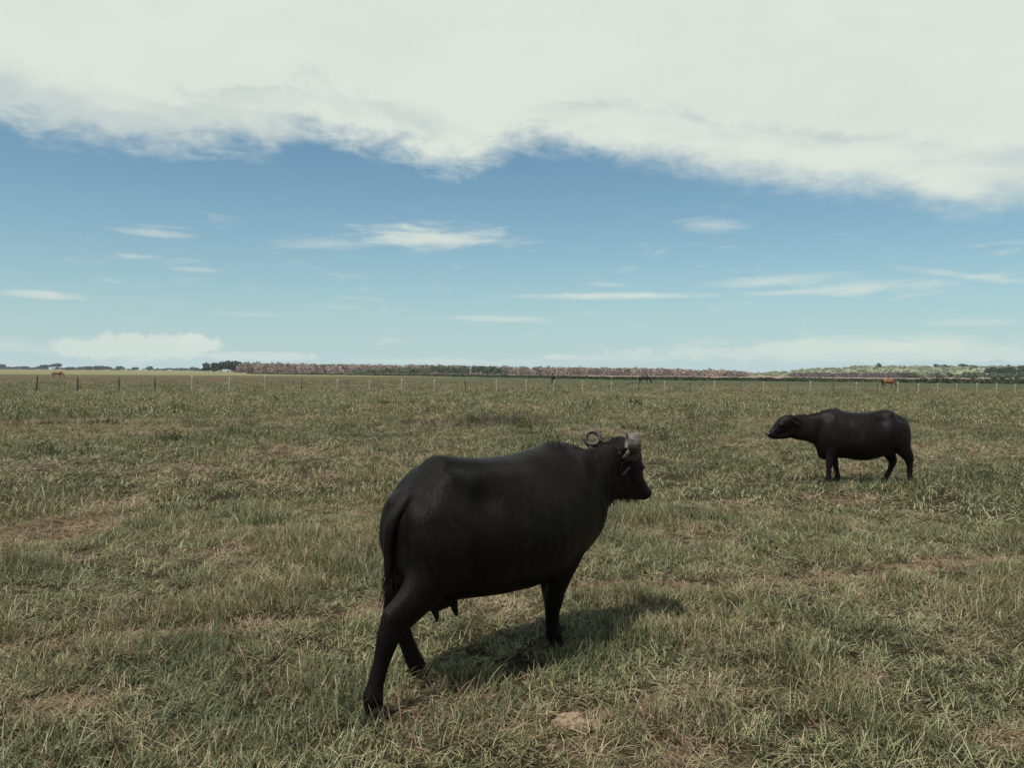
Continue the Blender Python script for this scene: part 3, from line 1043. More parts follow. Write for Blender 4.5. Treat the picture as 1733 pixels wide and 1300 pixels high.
    for i in range(420):
        f = r.uniform(0, 1)
        roots.append((-0.060 + r.normal(0, 0.009), -0.008 + r.normal(0, 0.009), 0.58 + 0.14 * f))
        dirs.append((0.05 + r.normal(0, .04), r.normal(0, .04), -1.3))
        lens.append(r.uniform(0.06, 0.15))
    link_mesh('tail_tuft', hair_mesh('tail_tuft', roots, dirs, lens, 0.0025), M_HAIR, tail)
    # udder with teats
    b3 = bmesh.new()
    blob(b3, (0.25, 0.0, 0.50), (0.15, 0.12, 0.085))
    ud = link_mesh('udder', simple_from_bm('udder', b3), M_UDDER, root)
    for x, y in ((0.33, -0.065), (0.33, 0.065), (0.20, -0.06), (0.20, 0.06)):
        t_ = path_tube('teat', [(x, y, 0.46), (x + 0.005, y * 1.1, 0.43), (x + 0.010, y * 1.2, 0.405), (x + 0.012, y * 1.25, 0.385)], [0.026, 0.019, 0.014, 0.006], 10)
        link_mesh('teat', t_, M_UDDER, ud)
    hm = hoof_mesh('hoof')
    for x, y, zr in ((-0.235, -0.15, 0), (0.25, 0.15, 0), (1.20, -0.03, 0), (1.34, 0.115, 0)):
        h = link_mesh('hoof', hm.copy(), M_HOOF, root)
        h.location = (x, y, -0.004)
    # coarse hair on withers, poll, throat and chin
    h1 = skin_hair(me, lambda c_, n_: (np.abs(c_[:, 1] + 0.03) < 0.07) & (n_[:, 2] > 0.55) & (c_[:, 0] > 1.1) & (c_[:, 0] < 1.75), 700, 0.014, (-0.9, 0, 0.0), 4, 'mane')
    link_mesh('mane', h1, M_HAIR, root)['kind'] = 'stuff'
    h2 = skin_hair(me, lambda c_, n_: (c_[:, 0] > 1.62) & (c_[:, 0] < 1.88) & (n_[:, 2] < -0.5) & (c_[:, 2] > 0.8), 420, 0.026, (0.1, 0, -1.0), 6, 'beard')
    link_mesh('beard', h2, M_HAIR, root)['kind'] = 'stuff'
    return root


# ------------------------------------------------------------------ the young buffalo further off
def build_far_buffalo():
    cx, cy = 6.2, 12.72
    root = empty('water_buffalo', (cx, cy, gz(cx, cy)), RAD(180))
    tag(root, 'smaller black hornless buffalo standing side-on with its head stretched forward', 'buffalo', 'black buffaloes on the pasture')
    bm = bmesh.new()
    trunk_loft(bm, [(-0.20, 0, 0.985, 0.74, 0.07, 0.86), (-0.165, 0, 1.05, 0.62, 0.14, 0.85), (-0.08, 0, 1.10, 0.53, 0.20, 0.85), (0.04, 0, 1.165, 0.48, 0.25, 0.84), (0.15, 0, 1.215, 0.455, 0.28, 0.82),
                    (0.32, 0, 1.18, 0.41, 0.315, 0.78), (0.48, 0, 1.155, 0.37, 0.34, 0.74), (0.65, 0, 1.15, 0.375, 0.34, 0.74), (0.80, 0, 1.165, 0.40, 0.32, 0.76), (0.97, 0, 1.205, 0.41, 0.27, 0.80),
                    (1.10, 0, 1.20, 0.40, 0.23, 0.80), (1.20, 0, 1.165, 0.44, 0.18, 0.78), (1.27, 0, 1.11, 0.54, 0.13, 0.80), (1.32, 0, 1.05, 0.66, 0.08, 0.82)])
    for s in (-1, 1):
        blob(bm, (-0.12, s * 0.09, 0.95), (0.065, 0.07, 0.11))
        blob(bm, (-0.02, s * 0.15, 0.80), (0.165, 0.11, 0.25))
        blob(bm, (1.08, s * 0.14, 0.82), (0.17, 0.09, 0.27))
    blob(bm, (1.15, 0, 0.50), (0.115, 0.085, 0.13))
    loft(bm, [((1.05, 0, 0.90), 0.17, 0.27, 0.34), ((1.26, 0, 0.90), 0.135, 0.24, 0.30), ((1.42, 0, 0.91), 0.11, 0.20, 0.235), ((1.58, 0, 0.93), 0.10, 0.175, 0.235), ((1.72, 0, 0.94), 0.095, 0.15, 0.20)], 22)
    loft(bm, [((1.64, 0.0, 1.02), 0.085, 0.09, 0.10), ((1.74, 0, 0.985), 0.105, 0.125, 0.15), ((1.82, 0, 0.945), 0.10, 0.12, 0.16), ((1.89, 0, 0.885), 0.078, 0.095, 0.125), ((1.955, 0, 0.825), 0.066, 0.072, 0.085),
              ((2.02, 0, 0.775), 0.066, 0.062, 0.062), ((2.055, 0, 0.752), 0.055, 0.04, 0.04)], 22)
    loft(bm, [((1.68, 0, 0.82), 0.07, 0.09, 0.09), ((1.80, 0, 0.775), 0.065, 0.08, 0.07), ((1.92, 0, 0.745), 0.05, 0.05, 0.045), ((2.0, 0, 0.735), 0.042, 0.035, 0.032)], 16)
    for s in (-1, 1):
        blob(bm, (1.865, s * 0.085, 0.945), (0.04, 0.028, 0.032))
    # hind legs: near (left) one set back, far (right) one forward
    loft(bm, [((0.03, 0.10, 1.04), 0.04, 0.07, 0.07), ((0.02, 0.14, 0.90), 0.08, 0.18, 0.18), ((0.0, 0.165, 0.72), 0.105, 0.18, 0.17), ((-0.06, 0.16, 0.57), 0.085, 0.14, 0.12), ((-0.13, 0.155, 0.46), 0.06, 0.09, 0.09), ((-0.155, 0.15, 0.39), 0.05, 0.068, 0.072),
              ((-0.165, 0.145, 0.30), 0.040, 0.050, 0.050), ((-0.172, 0.14, 0.19), 0.036, 0.042, 0.042), ((-0.175, 0.14, 0.11), 0.044, 0.050, 0.050), ((-0.165, 0.14, 0.065), 0.040, 0.046, 0.045), ((-0.155, 0.14, 0.03), 0.043, 0.05, 0.046)], 16)
    loft(bm, [((0.06, -0.10, 1.04), 0.04, 0.07, 0.07), ((0.06, -0.14, 0.90), 0.08, 0.18, 0.20), ((0.08, -0.17, 0.70), 0.105, 0.17, 0.19), ((0.06, -0.16, 0.54), 0.085, 0.12, 0.14), ((0.00, -0.15, 0.42), 0.06, 0.085, 0.095), ((-0.035, -0.145, 0.34), 0.05, 0.066, 0.075),
              ((-0.01, -0.14, 0.26), 0.040, 0.050, 0.050), ((0.03, -0.14, 0.17), 0.036, 0.042, 0.042), ((0.06, -0.14, 0.10), 0.044, 0.048, 0.048), ((0.085, -0.14, 0.06), 0.040, 0.046, 0.045), ((0.10, -0.14, 0.03), 0.043, 0.05, 0.046)], 16)
    # fore legs
    loft(bm, [((1.07, 0.09, 0.88), 0.04, 0.07, 0.07), ((1.08, 0.13, 0.72), 0.07, 0.13, 0.15), ((1.09, 0.14, 0.56), 0.07, 0.095, 0.11), ((1.105, 0.135, 0.42), 0.055, 0.066, 0.07), ((1.115, 0.13, 0.33), 0.052, 0.058, 0.054), ((1.12, 0.13, 0.25), 0.039, 0.044, 0.044),
              ((1.122, 0.13, 0.16), 0.035, 0.040, 0.040), ((1.125, 0.13, 0.10), 0.043, 0.048, 0.048), ((1.14, 0.13, 0.06), 0.040, 0.044, 0.044), ((1.15, 0.13, 0.03), 0.043, 0.05, 0.046)], 16)
    loft(bm, [((1.03, -0.09, 0.88), 0.04, 0.07, 0.07), ((1.02, -0.13, 0.72), 0.07, 0.13, 0.15), ((0.98, -0.14, 0.56), 0.07, 0.095, 0.11), ((0.945, -0.135, 0.42), 0.055, 0.066, 0.07), ((0.92, -0.13, 0.33), 0.052, 0.058, 0.054), ((0.90, -0.13, 0.25), 0.039, 0.044, 0.044),
              ((0.88, -0.13, 0.16), 0.035, 0.040, 0.040), ((0.87, -0.13, 0.10), 0.043, 0.048, 0.048), ((0.88, -0.13, 0.06), 0.040, 0.044, 0.044), ((0.89, -0.13, 0.03), 0.043, 0.05, 0.046)], 16)
    me = fuse('body', bm, 0.0135, 8, 0.5, (0.46, 0.66, 1.25, 30))
    sc = []
    for s in (-1, 1):
        sc += [((0.15, s * 0.20, 1.15), (0.055, 0.08, 0.05), 0.062), ((0.0, s * 0.15, 1.05), (0.08, 0.08, 0.06), -0.025), ((0.33, s * 0.27, 1.03), (0.11, 0.12, 0.10), -0.060), ((1.08, s * 0.2, 1.04), (0.05, 0.1, 0.13), 0.02), ((0.86, s * 0.27, 0.85), (0.05, 0.2, 0.22), -0.012), ((0.20, s * 0.27, 0.66), (0.05, 0.1, 0.14), -0.014), ((1.25, s * 0.16, 0.85), (0.05, 0.1, 0.18), -0.015)]
        for k in range(6):
            sc.append(((0.42 + 0.075 * k, s * 0.33, 0.80), (0.020, 0.2, 0.20), 0.003))
    sculpt(me, sc)
    link_mesh('body', me, M_HIDE_B, root)
    b2 = bmesh.new()
    blob(b2, (2.055, 0, 0.790), (0.028, 0.056, 0.034))
    link_mesh('muzzle', simple_from_bm('muzzle', b2), M_MUZZLE, root)
    for s in (-1, 1):
        e = link_mesh('ear', ear_mesh('ear', 0.18, 0.05), M_HIDE_B, root)
        place(e, (1.70, s * 0.085, 1.03), (-0.82, s * 0.22, -0.40), (-0.1, s * 1.0, 0.3))
        b3 = bmesh.new()
        blob(b3, (1.88, s * 0.100, 0.945), (0.018, 0.013, 0.015))
        link_mesh('eye', simple_from_bm('eye', b3), M_EYE, root)
    tp = catmull([(-0.08, 0, 1.05), (-0.15, 0.0, 1.02), (-0.192, 0.0, 0.93), (-0.20, 0.0, 0.80), (-0.185, 0.0, 0.66), (-0.18, 0.0, 0.57)], 5)
    k = len(tp)
    tail = link_mesh('tail', path_tube('tail', tp, [0.034 * (1 - i / k) ** 0.8 + 0.012 for i in range(k)], 12), M_HIDE_B, root)
    r = np.random.default_rng(15)
    roots = [(-0.182 + r.normal(0, .006), r.normal(0, .008), 0.57 + r.uniform(0, 0.1)) for i in range(160)]
    link_mesh('tail_tuft', hair_mesh('tail_tuft', roots, [(0, r.normal(0, .06), -1) for _ in roots], r.uniform(0.06, 0.16, 160), 0.003), M_HAIR, tail)
    hm = hoof_mesh('hoof', width=0.044)
    for x, y in ((-0.158, 0.14), (0.10, -0.14), (1.148, 0.13), (0.888, -0.13)):
        h = link_mesh('hoof', hm.copy(), M_HOOF, root)
        h.location = (x, y, -0.004)
    h1 = skin_hair(me, lambda c_, n_: (np.abs(c_[:, 1]) < 0.07) & (n_[:, 2] > 0.5) & (c_[:, 0] > 0.9) & (c_[:, 0] < 1.6), 600, 0.028, (-0.7, 0, 0.0), 14, 'mane')
    link_mesh('mane', h1, M_HAIR, root)['kind'] = 'stuff'
    return root


near_buffalo = build_near_buffalo()
far_buffalo = build_far_buffalo()


# ------------------------------------------------------------------ grazing horses behind the fence
def build_horse(px, py, heading, label, mat, hair, head_down=True, sock=False, scale=0.95):
    x, y = photo_ground(px, py)
    root = empty('horse', (x, y, gz(x, y)), RAD(heading))
    root.scale = (scale,) * 3
    tag(root, label, 'horse', 'horses grazing beyond the fence')
    bm = bmesh.new()
    trunk_loft(bm, [(-0.72, 0, 1.12, 0.95, 0.07, 1.03), (-0.66, 0, 1.26, 0.86, 0.17, 1.05), (-0.50, 0, 1.37, 0.80, 0.25, 1.06), (-0.28, 0, 1.39, 0.78, 0.27, 1.04), (0.0, 0, 1.32, 0.74, 0.29, 1.0),
                    (0.25, 0, 1.32, 0.74, 0.28, 1.0), (0.45, 0, 1.40, 0.76, 0.24, 1.02), (0.60, 0, 1.36, 0.80, 0.19, 1.05), (0.72, 0, 1.24, 0.88, 0.12, 1.05)], 20)
    loft(bm, [((0.50, 0, 1.12), 0.15, 0.24, 0.26), ((0.72, 0, 1.04), 0.11, 0.19, 0.19), ((0.92, 0, 0.85), 0.085, 0.15, 0.15), ((1.06, 0, 0.62), 0.075, 0.12, 0.12), ((1.12, 0, 0.50), 0.07, 0.10, 0.11)], 16)
    loft(bm, [((1.06, 0, 0.60), 0.07, 0.10, 0.08), ((1.13, 0, 0.50), 0.085, 0.10, 0.14), ((1.19, 0, 0.36), 0.075, 0.08, 0.11), ((1.24, 0, 0.22), 0.055, 0.062, 0.07), ((1.27, 0, 0.12), 0.055, 0.055, 0.055), ((1.28, 0, 0.07), 0.04, 0.035, 0.035)], 14)
    for s, dx in ((-1, 0.05), (1, -0.08)):
        loft(bm, [((-0.48, s * 0.14, 1.12), 0.11, 0.20, 0.20), ((-0.47, s * 0.14, 0.92), 0.10, 0.17, 0.17), ((-0.52 + dx * .5, s * 0.13, 0.72), 0.07, 0.10, 0.10), ((-0.59 + dx, s * 0.12, 0.52), 0.05, 0.06, 0.07),
                  ((-0.58 + dx, s * 0.12, 0.38), 0.038, 0.042, 0.045), ((-0.56 + dx, s * 0.12, 0.16), 0.038, 0.042, 0.045), ((-0.53 + dx, s * 0.12, 0.06), 0.045, 0.055, 0.05), ((-0.52 + dx, s * 0.12, 0.0), 0.055, 0.065, 0.06)], 12)
        loft(bm, [((0.46, s * 0.13, 0.98), 0.09, 0.13, 0.15), ((0.46, s * 0.13, 0.76), 0.07, 0.085, 0.09), ((0.47 - dx, s * 0.12, 0.58), 0.05, 0.055, 0.06), ((0.48 - dx, s * 0.12, 0.44), 0.048, 0.052, 0.052),
                  ((0.48 - dx, s * 0.12, 0.32), 0.036, 0.040, 0.040), ((0.48 - dx, s * 0.12, 0.15), 0.040, 0.044, 0.044), ((0.51 - dx, s * 0.12, 0.06), 0.045, 0.055, 0.05), ((0.52 - dx, s * 0.12, 0.0), 0.055, 0.065, 0.06)], 12)
    link_mesh('body', fuse('body', bm, 0.028, 4), mat, root)
    tp = catmull([(-0.66, 0, 1.24), (-0.76, 0, 1.16), (-0.80, 0, 0.95), (-0.79, 0, 0.70), (-0.76, 0, 0.45)], 4)
    k = len(tp)
    link_mesh('tail', path_tube('tail', tp, [0.03 + 0.055 * math.sin(math.pi * min(1, (i + 1) / k)) for i in range(k)], 10), hair, root)
    mp = catmull([(0.46, 0, 1.40), (0.72, 0, 1.23), (0.95, 0, 1.0), (1.09, 0, 0.74), (1.14, 0, 0.60)], 4)
    link_mesh('mane', path_tube('mane', mp, [0.06] * len(mp), 8, (0.5, 1.1), (0, 1, 0)), hair, root)
    for s in (-1, 1):
        e = link_mesh('ear', ear_mesh('ear', 0.15, 0.035), mat, root)
        place(e, (1.06, s * 0.055, 0.63), (0.75, s * 0.25, 0.35), (0, s, 0.5))
    if sock:
        bm = bmesh.new()
        loft(bm, [((0.565, 0.12, 0.22), 0.042, 0.046, 0.046), ((0.565, 0.12, 0.10), 0.046, 0.050, 0.050), ((0.59, 0.12, 0.0), 0.062, 0.072, 0.066)], 10)
        link_mesh('sock', simple_from_bm('sock', bm), M_WHITE, root)
    return root


build_horse(1503, 659.0, 4, 'orange chestnut horse with dark legs grazing beyond the fence at right', M_CHEST, M_HAIR, sock=True)
build_horse(1090, 651.0, 8, 'dark brown horse side-on, grazing in the middle behind the pale fence posts', M_BAY, M_HAIR, scale=1.0)
build_horse(936, 650.3, 96, 'black horse seen end-on right behind a pale fence post', M_BLACKC, M_HAIR, scale=1.0)
build_horse(97, 641.2, 12, 'pale chestnut horse grazing far off on the reddish ground at left', M_SORREL, M_SORREL, scale=0.98)

# ------------------------------------------------------------------ post and wire fence
POST_PX = [-64, -2, 61, 131, 201, 262, 326, 388, 449, 510, 571, 626, 680, 736, 788, 840, 891, 938, 987, 1035, 1081, 1125, 1167, 1210, 1254, 1293, 1334, 1371, 1411, 1449, 1485, 1520, 1555, 1586, 1620, 1654, 1687, 1718, 1750, 1782]
FA, FB = Vector((*photo_ground(61, 663), 0)), Vector((*photo_ground(1654, 666.4), 0))
fence = empty('fence', (FA.x, FA.y, 0))
tag(fence, 'long wire fence on thin crooked wooden posts crossing the whole pasture', 'fence')
fr = np.random.default_rng(21)
tops = []
for i, px in enumerate(POST_PX):
    a, _ = az_el(px, 640)
    dirv = Vector((math.sin(a), math.cos(a), 0))
    ab = FB - FA
    # crossing of the view line with the fence line
    t = (FA.x * dirv.y - FA.y * dirv.x) / (dirv.x * ab.y - dirv.y * ab.x)
    p = FA + ab * t
    z0 = gz(p.x, p.y)
    dark = px in (61, 131, 201, 262, 510, 788, 1081, 1167, 1254, 1334, 1411, 1485)
    hgt = fr.uniform(1.14, 1.30) if px < 500 else fr.uniform(1.02, 1.22)
    rad = fr.uniform(0.066, 0.084) if px < 900 else fr.uniform(0.050, 0.070)
    if dark and px > 500:
        rad *= 0.7
    lx, ly = fr.normal(0, 0.035), fr.normal(0, 0.03)
    pts = [(0, 0, -0.15), (lx * .2 + fr.normal(0, .008), ly * .2, 0.25), (lx * .5 + fr.normal(0, .014), ly * .5, 0.6), (lx * .8 + fr.normal(0, .012), ly * .8, 0.95 * hgt / 1.15), (lx, ly, hgt)]
    bm = path_tube('post', pts, [rad * 1.1, rad, rad * 0.95, rad * 0.9, rad * 0.82], 7)
    o = link_mesh('post', bm, M_POST_D if dark else M_POST, fence)
    o.location = (p.x - FA.x, p.y - FA.y, z0)
    tops.append((p, z0))
for hz in (0.30, 0.58, 0.84, 1.02):
    pts = []
    for (p, z0), (p2, z2) in zip(tops[:-1], tops[1:]):
        pts.append((p.x - FA.x, p.y - FA.y - 0.055, z0 + hz))
        pts.append(((p.x + p2.x) / 2 - FA.x, (p.y + p2.y) / 2 - FA.y - 0.055, (z0 + z2) / 2 + hz - 0.012))
    link_mesh('wire', path_tube('wire', pts, [0.0022] * len(pts), 4), M_WIRE, fence)

# ------------------------------------------------------------------ distant woods
def horizon_y(px):
    return 630.45 + (px - 866.6) * 0.00785


def at_dist(px, D):
    a, _ = az_el(px, 640)
    return math.sin(a) * D, math.cos(a) * D


def height_for(px, ytop, D):
    return CAM_H + (horizon_y(px) - ytop) / F_PX * D


def facets(cen, size, r, flat=0.0):
    """leaf-clump quads at the centres, facing every way"""
    n = len(cen)
    u = r.normal(0, 1, (n, 3))
    u[:, 2] *= (1 - flat)
    u /= np.linalg.norm(u, axis=1)[:, None]
    v = np.cross(u, r.normal(0, 1, (n, 3)))
    v /= np.linalg.norm(v, axis=1)[:, None] + 1e-9
    s = size * r.uniform(0.6, 1.3, n)[:, None]
    bend = np.cross(u, v) * s * 0.35
    V = np.stack([cen - u * s - v * s * .8, cen + u * s * .9 - v * s + bend, cen + u * s + v * s * .8, cen - u * s * .8 + v * s + bend], 1).reshape(-1, 3)
    Q = np.arange(4 * n).reshape(n, 4)
    return V, Q


def crown_points(h, wd, n, r, style):
    """points through the volume of a crown whose base is at 0"""
    if style == 'umbrella':
        k = r.integers(3, 6)
        out = []
        for j in range(k):
            c = np.array([r.normal(0, wd * 0.30), r.normal(0, wd * 0.30), h * r.uniform(0.60, 0.86)])
            q_ = r.normal(0, 1, (n // k, 3))
            q_ /= np.linalg.norm(q_, axis=1)[:, None]
            q_ *= r.uniform(0.4, 1, (n // k, 1)) ** 0.4
            out.append(c + q_ * np.array([wd * 0.25, wd * 0.25, h * 0.17]))
        return np.vstack(out)
    if style == 'bare':
        z = h * r.beta(1.1, 1.35, n)
        rad = wd * 0.5 * np.sqrt(np.clip(1.02 - (z / h) ** 2.2, 0.02, 1))
        a = r.uniform(0, 6.283, n)
        q_ = np.sqrt(r.uniform(0.1, 1, n)) * rad
        return np.column_stack([q_ * np.cos(a), q_ * np.sin(a), z])
    k = r.integers(4, 8)                                     # round lobes
    out = []
    for j in range(k):
        c = np.array([r.normal(0, wd * 0.26), r.normal(0, wd * 0.26), h * r.uniform(0.38, 0.78)])
        q_ = r.normal(0, 1, (n // k, 3))
        q_ /= np.linalg.norm(q_, axis=1)[:, None]
        q_ *= r.uniform(0.3, 1, (n // k, 1)) ** 0.4
        out.append(c + q_ * np.array([wd * 0.27, wd * 0.27, h * 0.24]))
    return np.vstack(out)


def build_tree(px, D, ytop, wd, label, mat, group, style='round', n=420, size=0.45, seed=0, name='tree', base_z=0.0):
    r = np.random.default_rng(seed)
    x, y = at_dist(px, D)
    h = height_for(px, ytop, D) - base_z
    root = empty(name, (x, y, base_z))
    tag(root, label, 'tree', group)
    C_ = crown_points(h, wd, n, r, style)
    V, Q = facets(C_, size, r, 0.3 if style == 'umbrella' else 0.0)
    link_mesh('crown', mesh_from('crown', V, Q, False, {'rnd': np.repeat(r.uniform(0, 1, len(Q)), 4)}), mat, root)
    tr_h = h * (0.80 if style == 'umbrella' else 0.6)
    tp = [(0, 0, -0.3), (r.normal(0, .15), r.normal(0, .15), tr_h * 0.5), (r.normal(0, .3), r.normal(0, .3), tr_h)]
    trunk = link_mesh('trunk', path_tube('trunk', tp, [0.035 * h, 0.026 * h, 0.012 * h], 7), M_BARK, root)
    for j in range(4):
        a = r.uniform(0, 6.283)
        q_ = C_[r.integers(0, len(C_))]
        link_mesh('limb', path_tube('limb', [(tp[1][0], tp[1][1], tr_h * (0.5 + 0.08 * j)), (q_[0] * .5, q_[1] * .5, tr_h * 0.5 + q_[2] * 0.35), tuple(q_)], [0.014 * h, 0.010 * h, 0.004 * h], 5), M_BARK, trunk)
    return root


def build_wood(name, label, trees, mat, size, n, style, seed, trunks=None, cat='wood'):
    """a far wood that reads as one mass; trees = (x, y, z, height, width)"""
    r = np.random.default_rng(seed)
    Vs, off, R_ = [], 0, []
    for x, y, z, h, wd in trees:
        C_ = crown_points(h, wd, n, r, style) + np.array([x, y, z])
        V, Q = facets(C_, size, r)
        Vs.append(V)
        R_.append(np.repeat(np.clip(r.uniform(0, 1) * 0.7 + r.uniform(0, 0.3, len(Q)), 0, 1), 4))
    V = np.vstack(Vs)
    o = link_mesh(name, mesh_from(name, V, np.arange(len(V)).reshape(-1, 4), False, {'rnd': np.concatenate(R_)}), mat)
    tag(o, label, cat, kind='stuff')
    if trunks is not None:
        TV, TQ = [], []
        for x, y, z, h, wd in trees:
            for j in range(3):
                bx, by = x + r.normal(0, wd * .25), y + r.normal(0, wd * .25)
                tx, ty = bx + r.normal(0, .5), by + r.normal(0, .5)
                t_ = h * r.uniform(0.6, 0.95)
                w_ = r.uniform(0.08, 0.16)
                k = len(TV)
                for q_ in range(4):
                    a = q_ * math.pi / 2
                    TV.append((bx + math.cos(a) * w_, by + math.sin(a) * w_, z - 0.3))
                    TV.append((tx + math.cos(a) * w_ * .3, ty + math.sin(a) * w_ * .3, z + t_))
                for q_ in range(4):
                    b0, b1 = k + 2 * q_, k + 2 * ((q_ + 1) % 4)
                    TQ.append((b0, b1, b1 + 1, b0 + 1))
        link_mesh('trunk', mesh_from('trunk', TV, TQ, False), trunks, o)
        o.children[0]['kind'] = 'stuff'
    return o


def prof(px, P):
    xs, ys = zip(*P)
    return float(np.interp(px, xs, ys))


M_FAR = make_leaf_mat('haze_tinted_foliage', (0.048, 0.066, 0.068), (0.105, 0.125, 0.118))  # bluish haze of distance mixed into the leaf colour
M_DKTREE = make_leaf_mat('dark_foliage', (0.018, 0.028, 0.014), (0.046, 0.062, 0.028))
M_BROWNW = make_leaf_mat('leafless_twigs', (0.165, 0.116, 0.102), (0.40, 0.30, 0.255), (0.060, 0.062, 0.042), 0.1, 0.7, 0.80)
M_PURPW = make_leaf_mat('grey_twigs', (0.085, 0.065, 0.066), (0.185, 0.145, 0.145), (0.05, 0.05, 0.04), 0.1)
M_SAGE = make_leaf_mat('sage_scrub', (0.19, 0.21, 0.13), (0.38, 0.39, 0.26), (0.045, 0.06, 0.035))
M_GREENB = make_leaf_mat('green_bushes', (0.035, 0.052, 0.026), (0.16, 0.18, 0.095))
M_REED = make_leaf_mat('marsh_reeds', (0.026, 0.040, 0.018), (0.060, 0.074, 0.034))
M_WEED = make_leaf_mat('weed_leaves', (0.044, 0.054, 0.022), (0.115, 0.118, 0.052))
M_WEEDG = make_leaf_mat('grey_weed', (0.045, 0.038, 0.026), (0.125, 0.100, 0.074))
M_PALE_TRUNK = make_simple('pale_bark', (0.20, 0.15, 0.13), (0.36, 0.29, 0.25), 2.0, 0.9, 0.1, 0.0, 0.01)

tr = np.random.default_rng(90)
# bare brown wood along the middle
PB = [(395, 614), (440, 614), (520, 615), (600, 615.8), (700, 616.8), (760, 617.5), (850, 619.5), (960, 620.5), (1050, 621.5), (1120, 623), (1200, 625.5), (1262, 628)]
lst = []
for i in range(620):
    px = tr.uniform(398, 1262)
    D = tr.uniform(600, 690)
    x, y = at_dist(px, D)
    h = height_for(px, prof(px, PB) + 0.9 + 2.6 * (float(fbm(np.array(px * .05), np.array(D * .02), 3, 66)) - .5) + abs(tr.normal(0, 0.9)) - (2.2 if tr.random() < 0.05 else 0.0), D)
    lst.append((x, y, 0, max(h, 3.0), tr.uniform(5.0, 11.0)))
build_wood('bare_wood', 'long belt of leafless brownish pink trees along the horizon', lst, M_BROWNW, 0.42, 150, 'bare', 1, M_PALE_TRUNK)
# greenish bushes before it
PG = [(590, 625), (640, 622.5), (700, 621), (745, 618.5), (800, 617.5), (840, 620), (856, 625)]
lst = []
for i in range(120):
    px = tr.uniform(596, 856)
    D = tr.uniform(560, 595)
    x, y = at_dist(px, D)
    lst.append((x, y, 0, max(height_for(px, prof(px, PG) + abs(tr.normal(0, 2.2)), D), 1.6), tr.uniform(3.5, 6.5)))
build_wood('green_scrub', 'mixed dark and pale green bushes in front of the leafless trees', lst, M_GREENB, 0.40, 90, 'round', 2)
# low far line at left
lst = []
for i in range(170):
    px = tr.uniform(-260, 352)
    D = tr.uniform(1450, 1600)
    x, y = at_dist(px, D)
    lst.append((x, y, 0, max(height_for(px, horizon_y(px) - tr.uniform(0.5, 3.4), D), 3.0), tr.uniform(8, 15)))
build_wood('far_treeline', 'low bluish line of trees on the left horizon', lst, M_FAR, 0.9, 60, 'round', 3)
# hill at right with pale scrub
hv, hq = [], []
hx = np.linspace(1180, 2300, 60)
hd = np.linspace(800, 1500, 24)
for D in hd:
    for px in hx:
        x, y = at_dist(px, D)
        e = float(sstep(np.array(px), 1210, 1480)) * float(sstep(np.array(D), 800, 960)) * (1 - 0.6 * float(sstep(np.array(D), 1100, 1500))) * (1 - float(sstep(np.array(px), 2050, 2300)))
        hv.append((x, y, -0.4 + 10.2 * e + 1.2 * (float(fbm(np.array(x * .012), np.array(y * .012), 2, 4)) - .5) * e))
for j in range(len(hd) - 1):
    for i in range(len(hx) - 1):
        k = j * len(hx) + i
        hq.append((k, k + 1, k + len(hx) + 1, k + len(hx)))
hill = link_mesh('hill', mesh_from('hill', hv, hq, True), make_simple('hill_ground', (0.15, 0.16, 0.09), (0.24, 0.24, 0.14), 0.05, 0.95, 0.1, 0.0, 0.01))
tag(hill, 'low scrub covered rise on the right horizon', 'hill', kind='structure')


def hill_z(px, D):
    e = float(sstep(np.array(px), 1210, 1480)) * float(sstep(np.array(D), 800, 960)) * (1 - 0.6 * float(sstep(np.array(D), 1100, 1500)))
    return -0.4 + 10.2 * e


lst = []
for i in range(520):
    px = tr.uniform(1225, 1900)
    D = tr.uniform(815, 1010)
    x, y = at_dist(px, D)
    lst.append((x, y, hill_z(px, D) - 0.3, tr.uniform(1.8, 4.2), tr.uniform(3.5, 7.0)))
build_wood('sage_scrub', 'pale grey green scrub covering the low rise at right', lst, M_SAGE, 0.5, 60, 'round', 4)
lst = []
for i in range(150):
    px = tr.uniform(1335, 1560)
    D = tr.uniform(630, 680)
    x, y = at_dist(px, D)
    lst.append((x, y, 0, height_for(px, 630.5 + abs(tr.normal(0, 1.0)) + (0 if px < 1520 else (px - 1520) * 0.08), D), tr.uniform(3.0, 5.0)))
build_wood('grey_wood', 'purplish grey leafless trees at the foot of the scrubby rise', lst, M_PURPW, 0.34, 80, 'bare', 5, M_PALE_TRUNK)
lst = []
for i in range(150):
    px = tr.uniform(1530, 1900)
    D = tr.uniform(600, 660)
    x, y = at_dist(px, D)
    lst.append((x, y, 0, height_for(px, 631 + tr.uniform(-1, 5), D), tr.uniform(3.5, 6.0)))
build_wood('dark_scrub', 'dark green bushes at the foot of the rise at far right', lst, M_GREENB, 0.42, 80, 'round', 6)
